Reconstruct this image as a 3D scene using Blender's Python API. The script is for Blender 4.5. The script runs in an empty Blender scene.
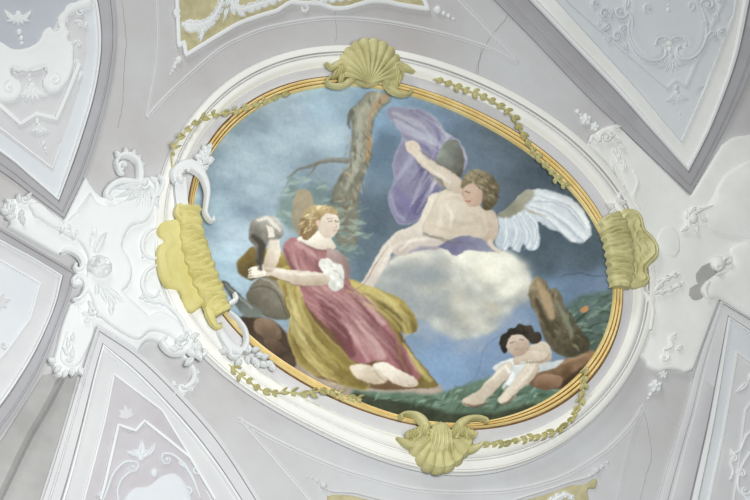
import bpy, math, random
import numpy as np
from mathutils import Vector, geometry
random.seed(4); np.random.seed(4)
PI = math.pi
scene = bpy.context.scene
COL = scene.collection

# ------------------------------------------------------------------ camera and vault
FPX, DIST = 1500.0, 12.0
EL = math.radians(60)
EYE = np.array([0.0, 0.0, 1.6])
FW = np.array([0, math.cos(EL), math.sin(EL)])
R0 = np.array([1.0, 0, 0]); U0 = np.array([0, -math.sin(EL), math.cos(EL)])
TH = math.radians(225)
RX = math.cos(TH)*R0 + math.sin(TH)*U0
UX = -math.sin(TH)*R0 + math.cos(TH)*U0
CEN = EYE + FW*DIST
CY, CX = 0.034, 0.012          # curvature of the shallow vault

SH = 0.0                       # height above the vault that the photograph's points refer to
def S(p):
    """points of the photograph (N,2) -> points on the vaulted ceiling and the normal into the room"""
    p = np.atleast_2d(np.asarray(p, float))
    d = FW[None] + RX[None]*((p[:, 0:1]-375)/FPX) + UX[None]*((250-p[:, 1:2])/FPX)
    t = np.full(len(p), DIST)
    for _ in range(12):
        q = EYE[None] + d*t[:, None]
        g = CEN[2] - SH - CY*(q[:, 1]-CEN[1])**2 - CX*(q[:, 0]-CEN[0])**2
        f = q[:, 2]-g
        df = d[:, 2] + 2*CY*(q[:, 1]-CEN[1])*d[:, 1] + 2*CX*(q[:, 0]-CEN[0])*d[:, 0]
        t = t - f/df
    q = EYE[None] + d*t[:, None]
    n = np.stack([-2*CX*(q[:, 0]-CEN[0]), -2*CY*(q[:, 1]-CEN[1]), -np.ones(len(p))], 1)
    n /= np.linalg.norm(n, axis=1)[:, None]
    return q - n*(SH*-n[:, 2:3]) if SH else q, n

def W(p, h):
    q, n = S(p)
    return q + n*np.broadcast_to(np.asarray(h, float), (len(q),))[:, None]

# ------------------------------------------------------------------ materials
def nodes(name):
    m = bpy.data.materials.new(name); m.use_nodes = True
    nt = m.node_tree; b = nt.nodes['Principled BSDF']
    return m, nt, b
def plaster(name, c1, c2, scale=1.6, rough=.85, bump=.12, fine=55, spec=.25, metal=0, c3=None, bumpd=.004):
    m, nt, b = nodes(name); N = nt.nodes; L = nt.links
    tc = N.new('ShaderNodeNewGeometry')
    n1 = N.new('ShaderNodeTexNoise'); n1.inputs['Scale'].default_value = scale
    n1.inputs['Detail'].default_value = 9; n1.inputs['Roughness'].default_value = .62
    L.new(tc.outputs['Position'], n1.inputs['Vector'])
    r = N.new('ShaderNodeValToRGB'); r.color_ramp.elements[0].position = .34; r.color_ramp.elements[1].position = .68
    r.color_ramp.elements[0].color = (*c1, 1); r.color_ramp.elements[1].color = (*c2, 1)
    if c3:
        e = r.color_ramp.elements.new(.22); e.color = (*c3, 1)
    L.new(n1.outputs['Fac'], r.inputs['Fac']); L.new(r.outputs['Color'], b.inputs['Base Color'])
    n2 = N.new('ShaderNodeTexNoise'); n2.inputs['Scale'].default_value = fine; n2.inputs['Detail'].default_value = 4
    L.new(tc.outputs['Position'], n2.inputs['Vector'])
    bp = N.new('ShaderNodeBump'); bp.inputs['Strength'].default_value = bump; bp.inputs['Distance'].default_value = bumpd
    L.new(n2.outputs['Fac'], bp.inputs['Height']); L.new(bp.outputs['Normal'], b.inputs['Normal'])
    b.inputs['Roughness'].default_value = rough; b.inputs['Specular IOR Level'].default_value = spec
    b.inputs['Metallic'].default_value = metal
    return m
def sr(*c):
    return tuple(((v/255+.055)/1.055)**2.4 if v > 10 else v/255/12.92 for v in c)
M = {}
M['field'] = plaster('lilac_grey_plaster', sr(181, 178, 177), sr(199, 201, 203), .7, c3=sr(180, 175, 173))
M['white'] = plaster('white_stucco', sr(219, 222, 222), sr(229, 232, 232), 1.3, bump=.2)
M['white2'] = plaster('aged_white_stucco', sr(221, 223, 219), sr(233, 235, 232), 2.2, bump=.2)
M['lilac'] = plaster('pinkish_lilac_plaster', sr(184, 181, 184), sr(198, 196, 200), 2.0)
M['cream'] = plaster('cream_white_stucco', sr(228, 228, 222), sr(239, 239, 233), 1.5, bump=.2)
M['inner'] = plaster('pale_lilac_plaster', sr(200, 200, 202), sr(212, 213, 214), 1.1)
M['band'] = plaster('blue_grey_moulding_plaster', sr(162, 161, 163), sr(176, 177, 181), 1.2)
M['pale'] = plaster('pale_blue_plaster', sr(204, 209, 213), sr(216, 220, 223), .9)
M['blue'] = plaster('blue_grey_plaster', sr(172, 177, 185), sr(186, 191, 198), 1.0)
M['darkgrey'] = plaster('dark_grey_plaster', sr(158, 158, 156), sr(176, 176, 174), 3)  # darker grey tone for the valley strip and the worn patches
M['line'] = plaster('grey_groove_plaster', sr(132, 128, 134), sr(156, 152, 158), 2)
M['groove'] = plaster('pale_grey_groove_plaster', sr(178, 178, 177), sr(192, 193, 192), 2)
M['crack'] = plaster('dark_crack', sr(120, 112, 112), sr(150, 140, 138), 6)
M['ochre'] = plaster('gilded_ochre_stucco', sr(178, 172, 118), sr(210, 205, 154), 4.5, rough=.6, bump=.25, spec=.35)
M['yellow'] = plaster('yellow_gilded_stucco', sr(200, 190, 118), sr(218, 210, 146), 3.5, rough=.65, bump=.2)
M['khaki'] = plaster('khaki_plaster', sr(172, 165, 128), sr(194, 187, 150), 14, rough=.85)
M['gold'] = plaster('gold_leaf', sr(236, 208, 132), sr(250, 232, 172), 7, rough=.45, spec=.5, metal=0, bump=.2)
M['golddark'] = plaster('red_brown_bole', sr(104, 72, 38), sr(136, 98, 54), 9, rough=.7)
def paint_mat():
    m, nt, b = nodes('fresco_paint'); N = nt.nodes; L = nt.links
    at = N.new('ShaderNodeAttribute'); at.attribute_name = 'paint'
    g = N.new('ShaderNodeNewGeometry')
    n = N.new('ShaderNodeTexNoise'); n.inputs['Scale'].default_value = 34; n.inputs['Detail'].default_value = 6
    L.new(g.outputs['Position'], n.inputs['Vector'])
    mr = N.new('ShaderNodeMapRange'); mr.inputs['To Min'].default_value = .88; mr.inputs['To Max'].default_value = 1.12
    L.new(n.outputs['Fac'], mr.inputs['Value'])
    mx = N.new('ShaderNodeVectorMath'); mx.operation = 'SCALE'
    L.new(at.outputs['Color'], mx.inputs[0]); L.new(mr.outputs['Result'], mx.inputs['Scale'])
    L.new(mx.outputs['Vector'], b.inputs['Base Color'])
    b.inputs['Roughness'].default_value = .8; b.inputs['Specular IOR Level'].default_value = .2
    return m
M['paint'] = paint_mat()

# ------------------------------------------------------------------ objects
def thing(name, label, cat, at, group=None, h=0.0):
    o = bpy.data.objects.new(name, None); COL.objects.link(o)
    o.location = W([at], h)[0].tolist(); o.empty_display_size = .1
    o['label'] = label; o['category'] = cat
    if group: o['group'] = group
    return o
def mesh(name, V, F, mats, parent=None, mi=None, smooth=True, label=None):
    V = np.asarray(V, float)
    org = V.mean(0) if parent is None else np.array(parent.location)
    if parent is not None and parent.parent is not None:      # sub-part: parents carry no rotation
        p = parent.parent; org = org + np.array(p.location)
    me = bpy.data.meshes.new(name)
    me.from_pydata((V-org).tolist(), [], [tuple(int(i) for i in f) for f in F])
    if not isinstance(mats, (list, tuple)): mats = [mats]
    for m_ in mats: me.materials.append(M[m_])
    if mi is not None: me.polygons.foreach_set('material_index', mi)
    me.polygons.foreach_set('use_smooth', [smooth]*len(me.polygons))
    me.update()
    if smooth: me.set_sharp_from_angle(angle=math.radians(38))
    o = bpy.data.objects.new(name, me); COL.objects.link(o)
    if parent is None: o.location = org.tolist()
    else: o.parent = parent
    if label: o['label'] = label
    return o
def tag(o, label=None, cat=None, group=None, kind=None):
    if label: o['label'] = label
    if cat: o['category'] = cat
    if group: o['group'] = group
    if kind: o['kind'] = kind
    return o

class MB:
    """collects shapes (each lying on the vault) into one mesh"""
    def __init__(s): s.V = []; s.F = []; s.n = 0; s.mi = []
    def add(s, V, F, mi=0):
        s.V.append(np.asarray(V, float)); s.F += [tuple(int(i)+s.n for i in f) for f in F]; s.n += len(V)
        s.mi += ([mi]*len(F) if np.isscalar(mi) else list(mi)); return s
    def build(s, name, mats, parent=None, smooth=True, label=None, split=True):
        """one object per connected group of shapes"""
        k = len(s.V); grp = list(range(k))
        if split and parent is not None and k > 1:
            def find(i):
                while grp[i] != i: i = grp[i]
                return i
            B = [(v.min(0)-.004, v.max(0)+.004) for v in s.V]
            for i in range(k):
                for j in range(i):
                    if (B[i][0] <= B[j][1]).all() and (B[j][0] <= B[i][1]).all() and find(i) != find(j):
                        a, b = s.V[i][::2], s.V[j][::2]
                        if min(np.sqrt(((a[q:q+200, None]-b[None])**2).sum(2)).min() for q in range(0, len(a), 200)) < .016:
                            grp[find(i)] = find(j)
            grp = [find(i) for i in range(k)]
        else: grp = [0]*k
        off = np.r_[0, np.cumsum([len(v) for v in s.V])]
        owner = np.searchsorted(off, [f[0] for f in s.F], side='right')-1
        out = None
        for g in sorted(set(grp)):
            ids = [i for i in range(k) if grp[i] == g]
            mp = {}; V = []; c = 0
            for i in ids: mp[i] = c-off[i]; c += len(s.V[i]); V.append(s.V[i])
            F = []; mi = []
            for f, m_, ow in zip(s.F, s.mi, owner):
                if ow in mp: F.append(tuple(v+mp[ow] for v in f)); mi.append(m_)
            o = mesh(name, np.concatenate(V), F, mats, parent, mi, smooth, label)
            if out is None: out = o
        return out

# ------------------------------------------------------------------ curves in the photograph's frame
def cr(pts, step=2.0, closed=False):
    """Catmull-Rom through points, resampled about every `step`"""
    P = np.asarray(pts, float)
    n = len(P)
    if n < 3 and not closed: return resample(P, step)
    out = []
    rng = range(n) if closed else range(n-1)
    for i in rng:
        p0 = P[(i-1) % n] if closed or i > 0 else 2*P[0]-P[1]
        p1 = P[i]; p2 = P[(i+1) % n]
        p3 = P[(i+2) % n] if closed or i+2 < n else 2*P[-1]-P[-2]
        t = np.linspace(0, 1, 12, endpoint=False)[:, None]
        # centripetal-like tension
        out.append(.5*((2*p1)+(-p0+p2)*t+(2*p0-5*p1+4*p2-p3)*t*t+(-p0+3*p1-3*p2+p3)*t**3))
    out = np.concatenate(out)
    if not closed: out = np.concatenate([out, P[-1:]])
    return resample(out, step, closed)
def resample(P, step=2.0, closed=False, n=None):
    P = np.asarray(P, float)
    Q = np.concatenate([P, P[:1]]) if closed else P
    d = np.r_[0, np.cumsum(np.hypot(*(Q[1:]-Q[:-1]).T))]
    if n is None: n = max(3, int(round(d[-1]/step))+1)
    s = np.linspace(0, d[-1], n+1 if closed else n)
    if closed: s = s[:-1]
    return np.stack([np.interp(s, d, Q[:, 0]), np.interp(s, d, Q[:, 1])], 1)
def outline(parts, step=2.0):
    """closed outline from pieces; each piece ('s'|'l', points): spline or straight run"""
    out = []
    for kind, pts in parts:
        q = cr(pts, step) if kind == 's' else resample(np.array(pts, float), step)
        if kind == 'l':                       # keep corners sharp
            qq = []
            for a, b in zip(pts[:-1], pts[1:]):
                qq.append(resample(np.array([a, b], float), step)[:-1])
            qq.append(np.array([pts[-1]], float)); q = np.concatenate(qq)
        out.append(q)
    P = np.concatenate(out)
    keep = [0]
    for i in range(1, len(P)):
        if np.hypot(*(P[i]-P[keep[-1]])) > step*.35: keep.append(i)
    P = P[keep]
    if np.hypot(*(P[0]-P[-1])) < step*.35: P = P[:-1]
    return P
def spiral(cx, cy, r0, r1, a0, a1, n=26):
    a = np.linspace(a0, a1, n); r = r0*(r1/r0)**np.linspace(0, 1, n)
    return np.stack([cx+r*np.cos(a), cy+r*np.sin(a)], 1)
def rad(d): return math.radians(d)

def seg_dist(Q, P, closed=True):
    A = P; B = np.roll(P, -1, 0)
    if not closed: A = P[:-1]; B = P[1:]
    best = np.full(len(Q), 1e9)
    for i in range(0, len(Q), 4000):
        q = Q[i:i+4000][:, None]
        ab = (B-A)[None]; t = ((q-A[None])*ab).sum(2)/np.maximum((ab**2).sum(2), 1e-9)
        t = np.clip(t, 0, 1)
        d = q-(A[None]+ab*t[..., None])
        best[i:i+4000] = np.sqrt((d**2).sum(2)).min(1)
    return best
def inside(Q, P):
    x, y = Q[:, 0], Q[:, 1]; r = np.zeros(len(Q), bool)
    x1, y1 = P[-1]
    for x2, y2 in P:
        c = ((y2 > y) != (y1 > y))
        with np.errstate(divide='ignore', invalid='ignore'):
            xi = (x1-x2)*(y-y2)/(y1-y2)+x2
        r ^= c & (x < xi); x1, y1 = x2, y2
    return r

def plate(mb, P, h=.02, base=0.0, bevel=2.5, grid=6.0, dome=0.0, mi=0, hf=None, steps=3, lip=None):
    """solid plate with a rounded edge whose outline is P; hf(Q, d) may add height"""
    P = np.asarray(P, float)
    pts = [P]; dist = [np.zeros(len(P))]
    T = np.roll(P, -1, 0)-np.roll(P, 1, 0); T /= np.maximum(np.hypot(*T.T), 1e-9)[:, None]
    area = .5*np.sum(P[:, 0]*np.roll(P[:, 1], -1)-np.roll(P[:, 0], -1)*P[:, 1])
    Nn = np.stack([-T[:, 1], T[:, 0]], 1)*(1 if area > 0 else -1)
    for k in range(1, steps+1):
        off = bevel*k/steps
        Q = P+Nn*off
        ok = inside(Q, P); Q = Q[ok]
        if len(Q):
            d = seg_dist(Q, P); Q = Q[d > off*.93]; pts.append(Q); dist.append(np.full(len(Q), off))
    x0, y0 = P.min(0); x1, y1 = P.max(0)
    gx, gy = np.meshgrid(np.arange(x0+grid/2, x1, grid), np.arange(y0+grid/2, y1, grid))
    G = np.stack([gx.ravel(), gy.ravel()], 1)
    G = G+np.random.uniform(-.12, .12, G.shape)*grid
    if len(G):
        G = G[inside(G, P)]
        if len(G):
            d = seg_dist(G, P); k = d > bevel+grid*.3
            pts.append(G[k]); dist.append(d[k])
    A = np.concatenate(pts); D = np.concatenate(dist)
    n = len(P)
    vs, es, fs, ov, oe, of = geometry.delaunay_2d_cdt([Vector(p) for p in A], [(i, (i+1) % n) for i in range(n)], [], 1, 1e-4)
    V2 = np.array([tuple(v) for v in vs])
    DD = np.array([D[o[0]] if len(o) else 0 for o in ov])
    u = np.clip(DD/bevel, 0, 1)
    H = base+h*np.sqrt(np.clip(1-(1-u)**2, 0, 1))
    if dome: H = H+dome*(1-np.exp(-np.maximum(DD-bevel, 0)/max(grid*2, 1)))
    if lip:                                    # raised rim of width lip[0], height lip[1]
        H = H+lip[1]*np.exp(-((DD-bevel-lip[0]/2)/(lip[0]/2))**2)*(u >= 1)
    if hf is not None: H = H+hf(V2, DD)*u
    F = [tuple(f) for f in fs]
    m = len(V2)
    # a skirt back to the surface gives the plate its thickness
    V = np.concatenate([W(V2, H), W(A[:n], base-.012)])
    om = {}
    for i, o in enumerate(ov):
        for k in o:
            if k < n: om[k] = i
    sk = []
    for i in range(n):
        j = (i+1) % n
        if i in om and j in om and om[i] != om[j]: sk.append((om[i], om[j], m+j, m+i))
    # orientation towards the room
    f0 = F[0]; a, b, c = V[f0[0]], V[f0[1]], V[f0[2]]
    nn = np.cross(b-a, c-a)
    if nn[2] > 0: F = [f[::-1] for f in F]
    mb.add(V, F+sk, mi); return mb

def ridge(mb, P, w, h, base=0.0, mi=0, m=7, prof=None, closed=False, sharp=.5):
    """raised moulding following path P; w, h scalars or lists along the path (half width px, height m)"""
    P = np.asarray(P, float); n = len(P)
    s = np.linspace(0, 1, n)
    def along(v):
        if np.isscalar(v): return np.full(n, float(v))
        v = np.asarray(v, float); return np.interp(s, np.linspace(0, 1, len(v)), v)
    w = along(w); h = along(h); b = along(base)
    T = np.roll(P, -1, 0)-np.roll(P, 1, 0)
    if not closed: T[0] = P[1]-P[0]; T[-1] = P[-1]-P[-2]
    T /= np.maximum(np.hypot(*T.T), 1e-9)[:, None]
    Nn = np.stack([-T[:, 1], T[:, 0]], 1)
    if prof is None:
        a = np.linspace(-1, 1, m); prof = [(t, (1-t*t)**sharp) for t in a]
    k = len(prof)
    V2 = np.concatenate([P+Nn*(w*t)[:, None] for t, _ in prof])
    H = np.concatenate([b+h*z-(.008 if i in (0, k-1) else 0) for i, (_, z) in enumerate(prof)])
    V = W(V2, H)
    F = []
    r = n if closed else n-1
    for j in range(k-1):
        for i in range(r):
            i2 = (i+1) % n
            F.append((j*n+i, j*n+i2, (j+1)*n+i2, (j+1)*n+i))
    a, b_, c = V[F[0][0]], V[F[0][1]], V[F[0][2]]
    mid = F[len(F)//2]; nn = np.cross(V[mid[1]]-V[mid[0]], V[mid[2]]-V[mid[0]])
    if nn[2] > 0: F = [f[::-1] for f in F]
    if not closed:
        F.append(tuple(j*n for j in range(k))); F.append(tuple(j*n+n-1 for j in range(k))[::-1])
    mb.add(V, F, mi); return mb

def band(mb, A, B, prof, closed=False, mis=None):
    """moulding lofted between two curves: prof = [(t, h)], t=0 on A and 1 on B"""
    n = len(A)
    V = np.concatenate([W(A*(1-t)+B*t, h) for t, h in prof]); k = len(prof)
    F = []; mi = []
    for j in range(k-1):
        for i in range(n if closed else n-1):
            i2 = (i+1) % n
            F.append((j*n+i, j*n+i2, (j+1)*n+i2, (j+1)*n+i)); mi.append(mis[j] if mis else 0)
    nz = sum(np.cross(V[f[1]]-V[f[0]], V[f[2]]-V[f[0]])[2] for f in F[::7])
    if nz > 0: F = [f[::-1] for f in F]
    mb.add(V, F, mi); return mb

def ball(mb, x, y, r, h=None, base=0.0, rx=None, ang=0, mi=0, nu=12, nv=5):
    rx = rx or r; h = h if h is not None else r*.008*.8
    V = []; H = []
    ca, sa = math.cos(ang), math.sin(ang)
    for j in range(nv):
        f = j/nv*PI/2
        for i in range(nu):
            a = 2*PI*i/nu; px, py = rx*math.cos(f)*math.cos(a), r*math.cos(f)*math.sin(a)
            V.append((x+px*ca-py*sa, y+px*sa+py*ca)); H.append(base+h*math.sin(f)-(.008 if j == 0 else 0))
    V.append((x, y)); H.append(base+h)
    F = []
    for j in range(nv-1):
        for i in range(nu):
            i2 = (i+1) % nu; F.append((j*nu+i, (j+1)*nu+i, (j+1)*nu+i2, j*nu+i2))
    for i in range(nu): F.append(((nv-1)*nu+i, nv*nu, (nv-1)*nu+(i+1) % nu))
    P = W(V, H)
    f = F[0]; nn = np.cross(P[f[1]]-P[f[0]], P[f[2]]-P[f[0]]); c = P.mean(0)
    if np.dot(nn, P[f[0]]-c) < 0: F = [f[::-1] for f in F]
    mb.add(P, F, mi); return mb

def leaf(mb, x, y, ang, L, w, h=.014, base=0.0, curl=0.0, mi=0, n=9):
    """leaf with a pointed tip and a groove down its middle; ang in degrees, image frame"""
    a = rad(ang); s = np.linspace(0, 1, n)
    aa = a+curl*s
    dx = np.cumsum(np.r_[0, np.cos(aa[:-1])])*L/(n-1); dy = np.cumsum(np.r_[0, np.sin(aa[:-1])])*L/(n-1)
    P = np.stack([x+dx, y+dy], 1)
    wid = w*1.22*np.maximum(np.sin(PI*s**.75)**.8, .06)
    ridge(mb, P, wid, [h*.5, h, h*1.1, h*.9, h*.5], base, mi, prof=[(-1, 0), (-.75, .75), (-.4, 1), (0, .55), (.4, 1), (.75, .75), (1, 0)])
    return mb

def scroll(mb, path, w, h, base=0.0, mi=0, step=1.4):
    ridge(mb, cr(path, step), w, h, base, mi); return mb
def volute(mb, cx, cy, r, a0, turns=1.4, w=2.0, h=.02, base=0.0, cw=1, lead=None, mi=0):
    """spiral that starts at angle a0 (deg) on radius r and winds inward; lead = points before it"""
    sp = spiral(cx, cy, r, r*.18, rad(a0), rad(a0)+cw*turns*2*PI, int(20*turns)+8)
    P = sp if lead is None else np.concatenate([cr(list(lead)+[tuple(sp[0])], 1.5)[:-1], sp])
    P = resample(P, 1.2)
    ridge(mb, P, [w*.5, w, w, w*.9, w*.6, w*.4], [h*.6, h, h, h, h*.8], base, mi)
    ball(mb, cx, cy, max(r*.26, 1.0), h*1.15, base, mi=mi); return mb
def acanthus(mb, path, w, h, base=0.0, n=6, llen=7.0, mi=0, side=0):
    """stem with pairs of curled lobes: the usual baroque foliage"""
    P = cr(path, 1.5); N = len(P)
    ridge(mb, P, [w*.7, w, w*.8, w*.3], [h*.8, h, h, h*.5], base, mi)
    for k in range(n):
        i = int((k+.4)/n*(N-2)); p = P[i]; t = P[min(i+1, N-1)]-P[i]; a = math.degrees(math.atan2(t[1], t[0]))
        f = 1-.55*k/n
        for sd in ((1, -1) if side == 0 else (side,)):
            leaf(mb, p[0], p[1], a+sd*42, llen*f, w*.95*f, h*.9, base, curl=-sd*.9, mi=mi)
    return mb
def fleuron(mb, x, y, s, ang, base=0.0, mi=0, n=5, spread=150, h=.014):
    for k in range(n):
        d = (k/(n-1)-.5)*spread
        f = 1-.35*abs(d)/(spread/2)
        leaf(mb, x, y, ang+d, s*f, s*.2, h, base, curl=rad(d)*.35, mi=mi)
    ball(mb, x, y, s*.2, h*1.3, base, mi=mi); return mb
def drops(mb, pts, base=0.0, mi=0):
    for x, y, r in pts: ball(mb, x, y, r, r*.007, base, mi=mi)
    return mb

# ------------------------------------------------------------------ the oval
OC = np.array([404.5, 254.5])
CO = {'in': [1.2595, 0.0105, 0.0093, -0.2923, -0.3263, -0.0025, -0.0024, -0.0198, 0.0283, -0.0013, -0.005],
      'gold': [1.1504, -0.0092, 0.026, -0.2573, -0.2906, -0.0034, -0.0051, -0.0018, 0.0232, 0.0016, -0.001],
      'out': [0.8087, -0.0029, -0.0141, -0.1479, -0.1669, 0.0043, 0.0041, -0.0108, 0.0288, -0.0058, -0.0062]}
def oval(k, n=300, th=None, s=1.0):
    th = np.linspace(0, 2*PI, n, endpoint=False) if th is None else np.asarray(th, float)
    c = CO[k]; v = np.full(len(th), c[0])
    for m in range(1, 6): v = v+c[2*m-1]*np.cos(m*th)+c[2*m]*np.sin(m*th)
    r = 200/np.sqrt(v)*s
    return OC+np.stack([r*np.cos(th), r*np.sin(th)], 1)
def ov(t, th):
    """point of the frame at angle th (deg): t=0 gold rim, 1 outer edge, <0 in the gold"""
    th = rad(th)
    a = oval('gold', th=[th])[0]
    return a+(oval('out', th=[th])[0]-a)*t if t >= 0 else a+(a-oval('in', th=[th])[0])*t

# ceiling surface --------------------------------------------------------------
def ceiling():
    xs = np.arange(-330, 1081, 10.0); ys = np.arange(-330, 831, 10.0)
    gx, gy = np.meshgrid(xs, ys); nx, ny = len(xs), len(ys)
    V = W(np.stack([gx.ravel(), gy.ravel()], 1), 0.0)
    F = [(j*nx+i, j*nx+i+1, (j+1)*nx+i+1, (j+1)*nx+i) for j in range(ny-1) for i in range(nx-1)]
    f = F[0]
    if np.cross(V[f[1]]-V[f[0]], V[f[2]]-V[f[0]])[2] > 0: F = [f[::-1] for f in F]
    o = mesh('ceiling', V, F, 'field'); o['kind'] = 'structure'
    o['label'] = 'lilac grey plastered vault behind the stucco ornaments'
    return o
CEIL = ceiling()

SH = .055
def oval_frame():
    # white moulded surround
    t = thing('oval_frame', 'broad white moulded oval stucco frame around the painted scene', 'frame', (405, 255))
    n = 360
    A = oval('out', n); B = oval('gold', n)
    mb = MB()
    prof = [(-.08, -.01), (-.07, .014), (-.02, .022), (-.005, .046), (.03, .050), (.035, .060), (.16, .072), (.22, .070), (.225, .056), (.235, .050), (.25, .050), (.26, .056),
            (.29, .054), (.30, .046), (.315, .046), (.33, .056), (.40, .068), (.50, .070), (.56, .062), (.60, .046), (.64, .036), (.66, .034)]
    band(mb, A, B, prof, True, [2, 1, 0, 0, 0, 0, 0, 2, 2, 2, 0, 0, 1, 2, 0, 0, 0, 0, 0, 0, 0])
    mb.build('outer_moulding', ['cream', 'inner', 'groove'], t)
    mb = MB()
    band(mb, A, B, [(.66, .034), (.67, .030), (.95, .030), (.985, .034), (1.02, .034)], True, [0, 0, 0, 0])
    mb.build('inner_fillet', ['inner'], t, label='pale lilac inner fillet')
    g = thing('gilt_oval', 'thin gilded oval frame with fluted profile directly around the painting', 'frame', (405, 254))
    A = oval('gold', n); B = oval('in', n)
    mb = MB()
    band(mb, A, B, [(-.16, .028), (-.12, .040), (.04, .042)], True)
    mb.build('bole_edge', ['golddark'], g, label='dark red brown outer edge')
    mb = MB()
    band(mb, A, B, [(.04, .042), (.08, .062), (.20, .074), (.28, .066), (.31, .052), (.41, .052), (.45, .066), (.55, .072), (.62, .064), (.65, .048), (.75, .048), (.78, .056), (.88, .058), (.96, .046), (1.0, .016)], True,
         [0, 0, 0, 0, 1, 0, 0, 0, 0, 1, 0, 0, 0, 0])
    mb.build('fluted_moulding', ['gold', 'golddark'], g)
    return t, g
oval_frame()
SH = .02

# ------------------------------------------------------------------ pointed vault panels
def legs(l, r, n=70):
    a = resample(cr(l, 3), n=n); b = resample(cr(r, 3), n=n)
    return np.concatenate([a, b[1:]])
def panel(label, at, A, B, prof, mis, mats, fill, group='pointed vault panels around the oval'):
    t = thing('lunette', label, 'lunette', at, group=None)
    o, i = legs(*A), legs(*B)
    mb = MB(); band(mb, o, i, prof, False, mis)
    mb.build('border_moulding', mats, t)
    mb = MB(); plate(mb, i, .002, .012, 2, grid=9)
    mb.build('panel_field', [fill], t)
    return t
def fillet(mb, pts, w=1.0, h=.012, base=.014, mi=0, sharp_corners=True):
    P = resample(np.array(pts, float), 4) if not sharp_corners else np.concatenate([resample(np.array([a, b], float), 4)[:-1] for a, b in zip(pts[:-1], pts[1:])]+[np.array([pts[-1]], float)])
    ridge(mb, P, w, h, base, mi, prof=[(-1, 0), (-.8, .9), (.8, .9), (1, 0)])
PROF = [(0, -.005), (.0, .020), (.10, .026), (.2, .024), (.22, .016), (.30, .016), (.32, .024), (.74, .024), (.77, .018), (.80, .018), (.82, .034), (.92, .036), (.95, .020), (1.0, .012)]
MIS = [0, 0, 0, 1, 0, 0, 0, 1, 1, 2, 2, 2, 2]

# upper left
UL = panel('pointed lunette at the upper left with white strapwork and bell flowers', (50, 60),
    ([(-200, 45), (-90, 111), (0, 170), (31, 193), (64, 217.5)], [(64, 217.5), (86, 172), (102, 122), (112, 80), (117, 40), (115, 0), (106, -50), (90, -90), (20, -170)]),
    ([(-200, 20), (-90, 88), (0, 148), (30, 173), (57, 197)], [(57, 197), (78, 135), (91, 91), (97, 50), (95, 15), (88, -15), (74, -55), (60, -80), (0, -150)]),
    PROF, MIS, ['band', 'line', 'white'], 'pale')
mb = MB(); plate(mb, np.array([(-60, 92), (0, 132), (53, 171), (62, 140), (80, 88), (87, 52), (86, 20), (74, -30), (-60, -30)]), .004, .014, 1.2, grid=9)
mb.build('inner_field', ['inner'], UL)
mb = MB(); plate(mb, outline([('l', [(-60, 40), (-60, -40), (60, -40), (80, -20), (78, 0)]), ('s', [(78, 0), (62, 12), (52, 30), (38, 42), (18, 50), (4, 44), (-20, 36), (-60, 40)])]), .004, .019, 1.5, grid=8)
mb.build('upper_field', ['blue'], UL)
mb = MB()
fillet(mb, [(-40, 80), (0, 106), (20, 124), (36, 114), (56, 119), (66, 96), (79, 64)], 2.3, .016, .019)
fillet(mb, [(-40, 104), (0, 128), (52, 168), (60, 145)], .8, .008, .019)
mb.build('stepped_fillet', ['white'], UL)
mb = MB()
P = outline([('s', [(-40, 42), (-20, 38), (0, 42), (12, 49), (26, 48), (38, 41), (43, 31), (50, 27), (55, 32), (59, 26), (57, 18), (64, 10), (74, 3), (90, -2), (91, 6), (80, 10), (70, 16), (66, 26), (70, 33), (68, 40), (73, 44), (74, 56), (73, 70), (68, 82), (60, 91), (50, 93), (43, 88), (42, 80), (46, 74), (44, 68), (36, 70), (28, 72), (20, 71), (12, 69), (12, 76), (20, 82), (23, 90), (18, 99), (8, 102), (-10, 100), (-40, 92)])], 1.8)
plate(mb, P, .022, .018, 2.0, grid=2.5, lip=(3, .008))
volute(mb, 54, 80, 8, -100, 1.2, 1.6, .012, .036, cw=1); volute(mb, 9, 88, 8, -80, 1.2, 1.6, .012, .036, cw=-1)
mb.build('strapwork', ['white'], UL)
mb = MB()
volute(mb, 64, 21, 8, 100, 1.3, 1.7, .016, .026, cw=1, lead=[(92, 0), (76, 4), (66, 9)])
volute(mb, 80, 12, 5, 200, 1.2, 1.2, .012, .026, cw=-1); volute(mb, 79, 24, 4.6, 200, 1.2, 1.2, .012, .018)
volute(mb, 78, 44, 4.5, 180, 1.2, 1.2, .012, .018); volute(mb, 77, 63, 3.6, 180, 1.1, 1.0, .01, .018)
volute(mb, 45, 70, 4.2, 190, .9, 1.4, .014, .03, cw=1, lead=[(30, 72), (37, 70)])
volute(mb, 14, 73, 4.2, -10, .9, 1.4, .014, .03, cw=-1, lead=[(28, 72), (21, 70)])
volute(mb, 47, 34, 4, 60, 1.0, 1.6, .014, .026)
leaf(mb, 86, 8, -40, 11, 2.2, base=.02); leaf(mb, 84, 28, -70, 9, 2, base=.02); leaf(mb, 82, 70, 110, 12, 2, base=.02, h=.01)
mb.build('scrollwork', ['white'], UL)
def bell(mb, x, y, s, a, base):
    for d in (-30, -14, 30, 14, 0): leaf(mb, x-.3*s*math.cos(rad(a)), y-.3*s*math.sin(rad(a)), a+d, s*(1.15 if abs(d) > 20 else 1), s*.17, .015, base, curl=rad(d)*1.9)
    ball(mb, x-.25*s*math.cos(rad(a)), y-.25*s*math.sin(rad(a)), s*.24, .018, base)
mb = MB(); bell(mb, 32, 90, 17, 90, .02); drops(mb, [(29, 75, 2), (29.5, 80, 2.2), (30.5, 85, 2.4)], .02); mb.build('bell_flower', ['white'], UL)
mb = MB(); bell(mb, 18, 17, 13, 90, .02); leaf(mb, 15, 19, 200, 15, 2.4, curl=.9, base=.02); leaf(mb, 21, 19, -20, 14, 2.4, curl=-.9, base=.02)
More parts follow.
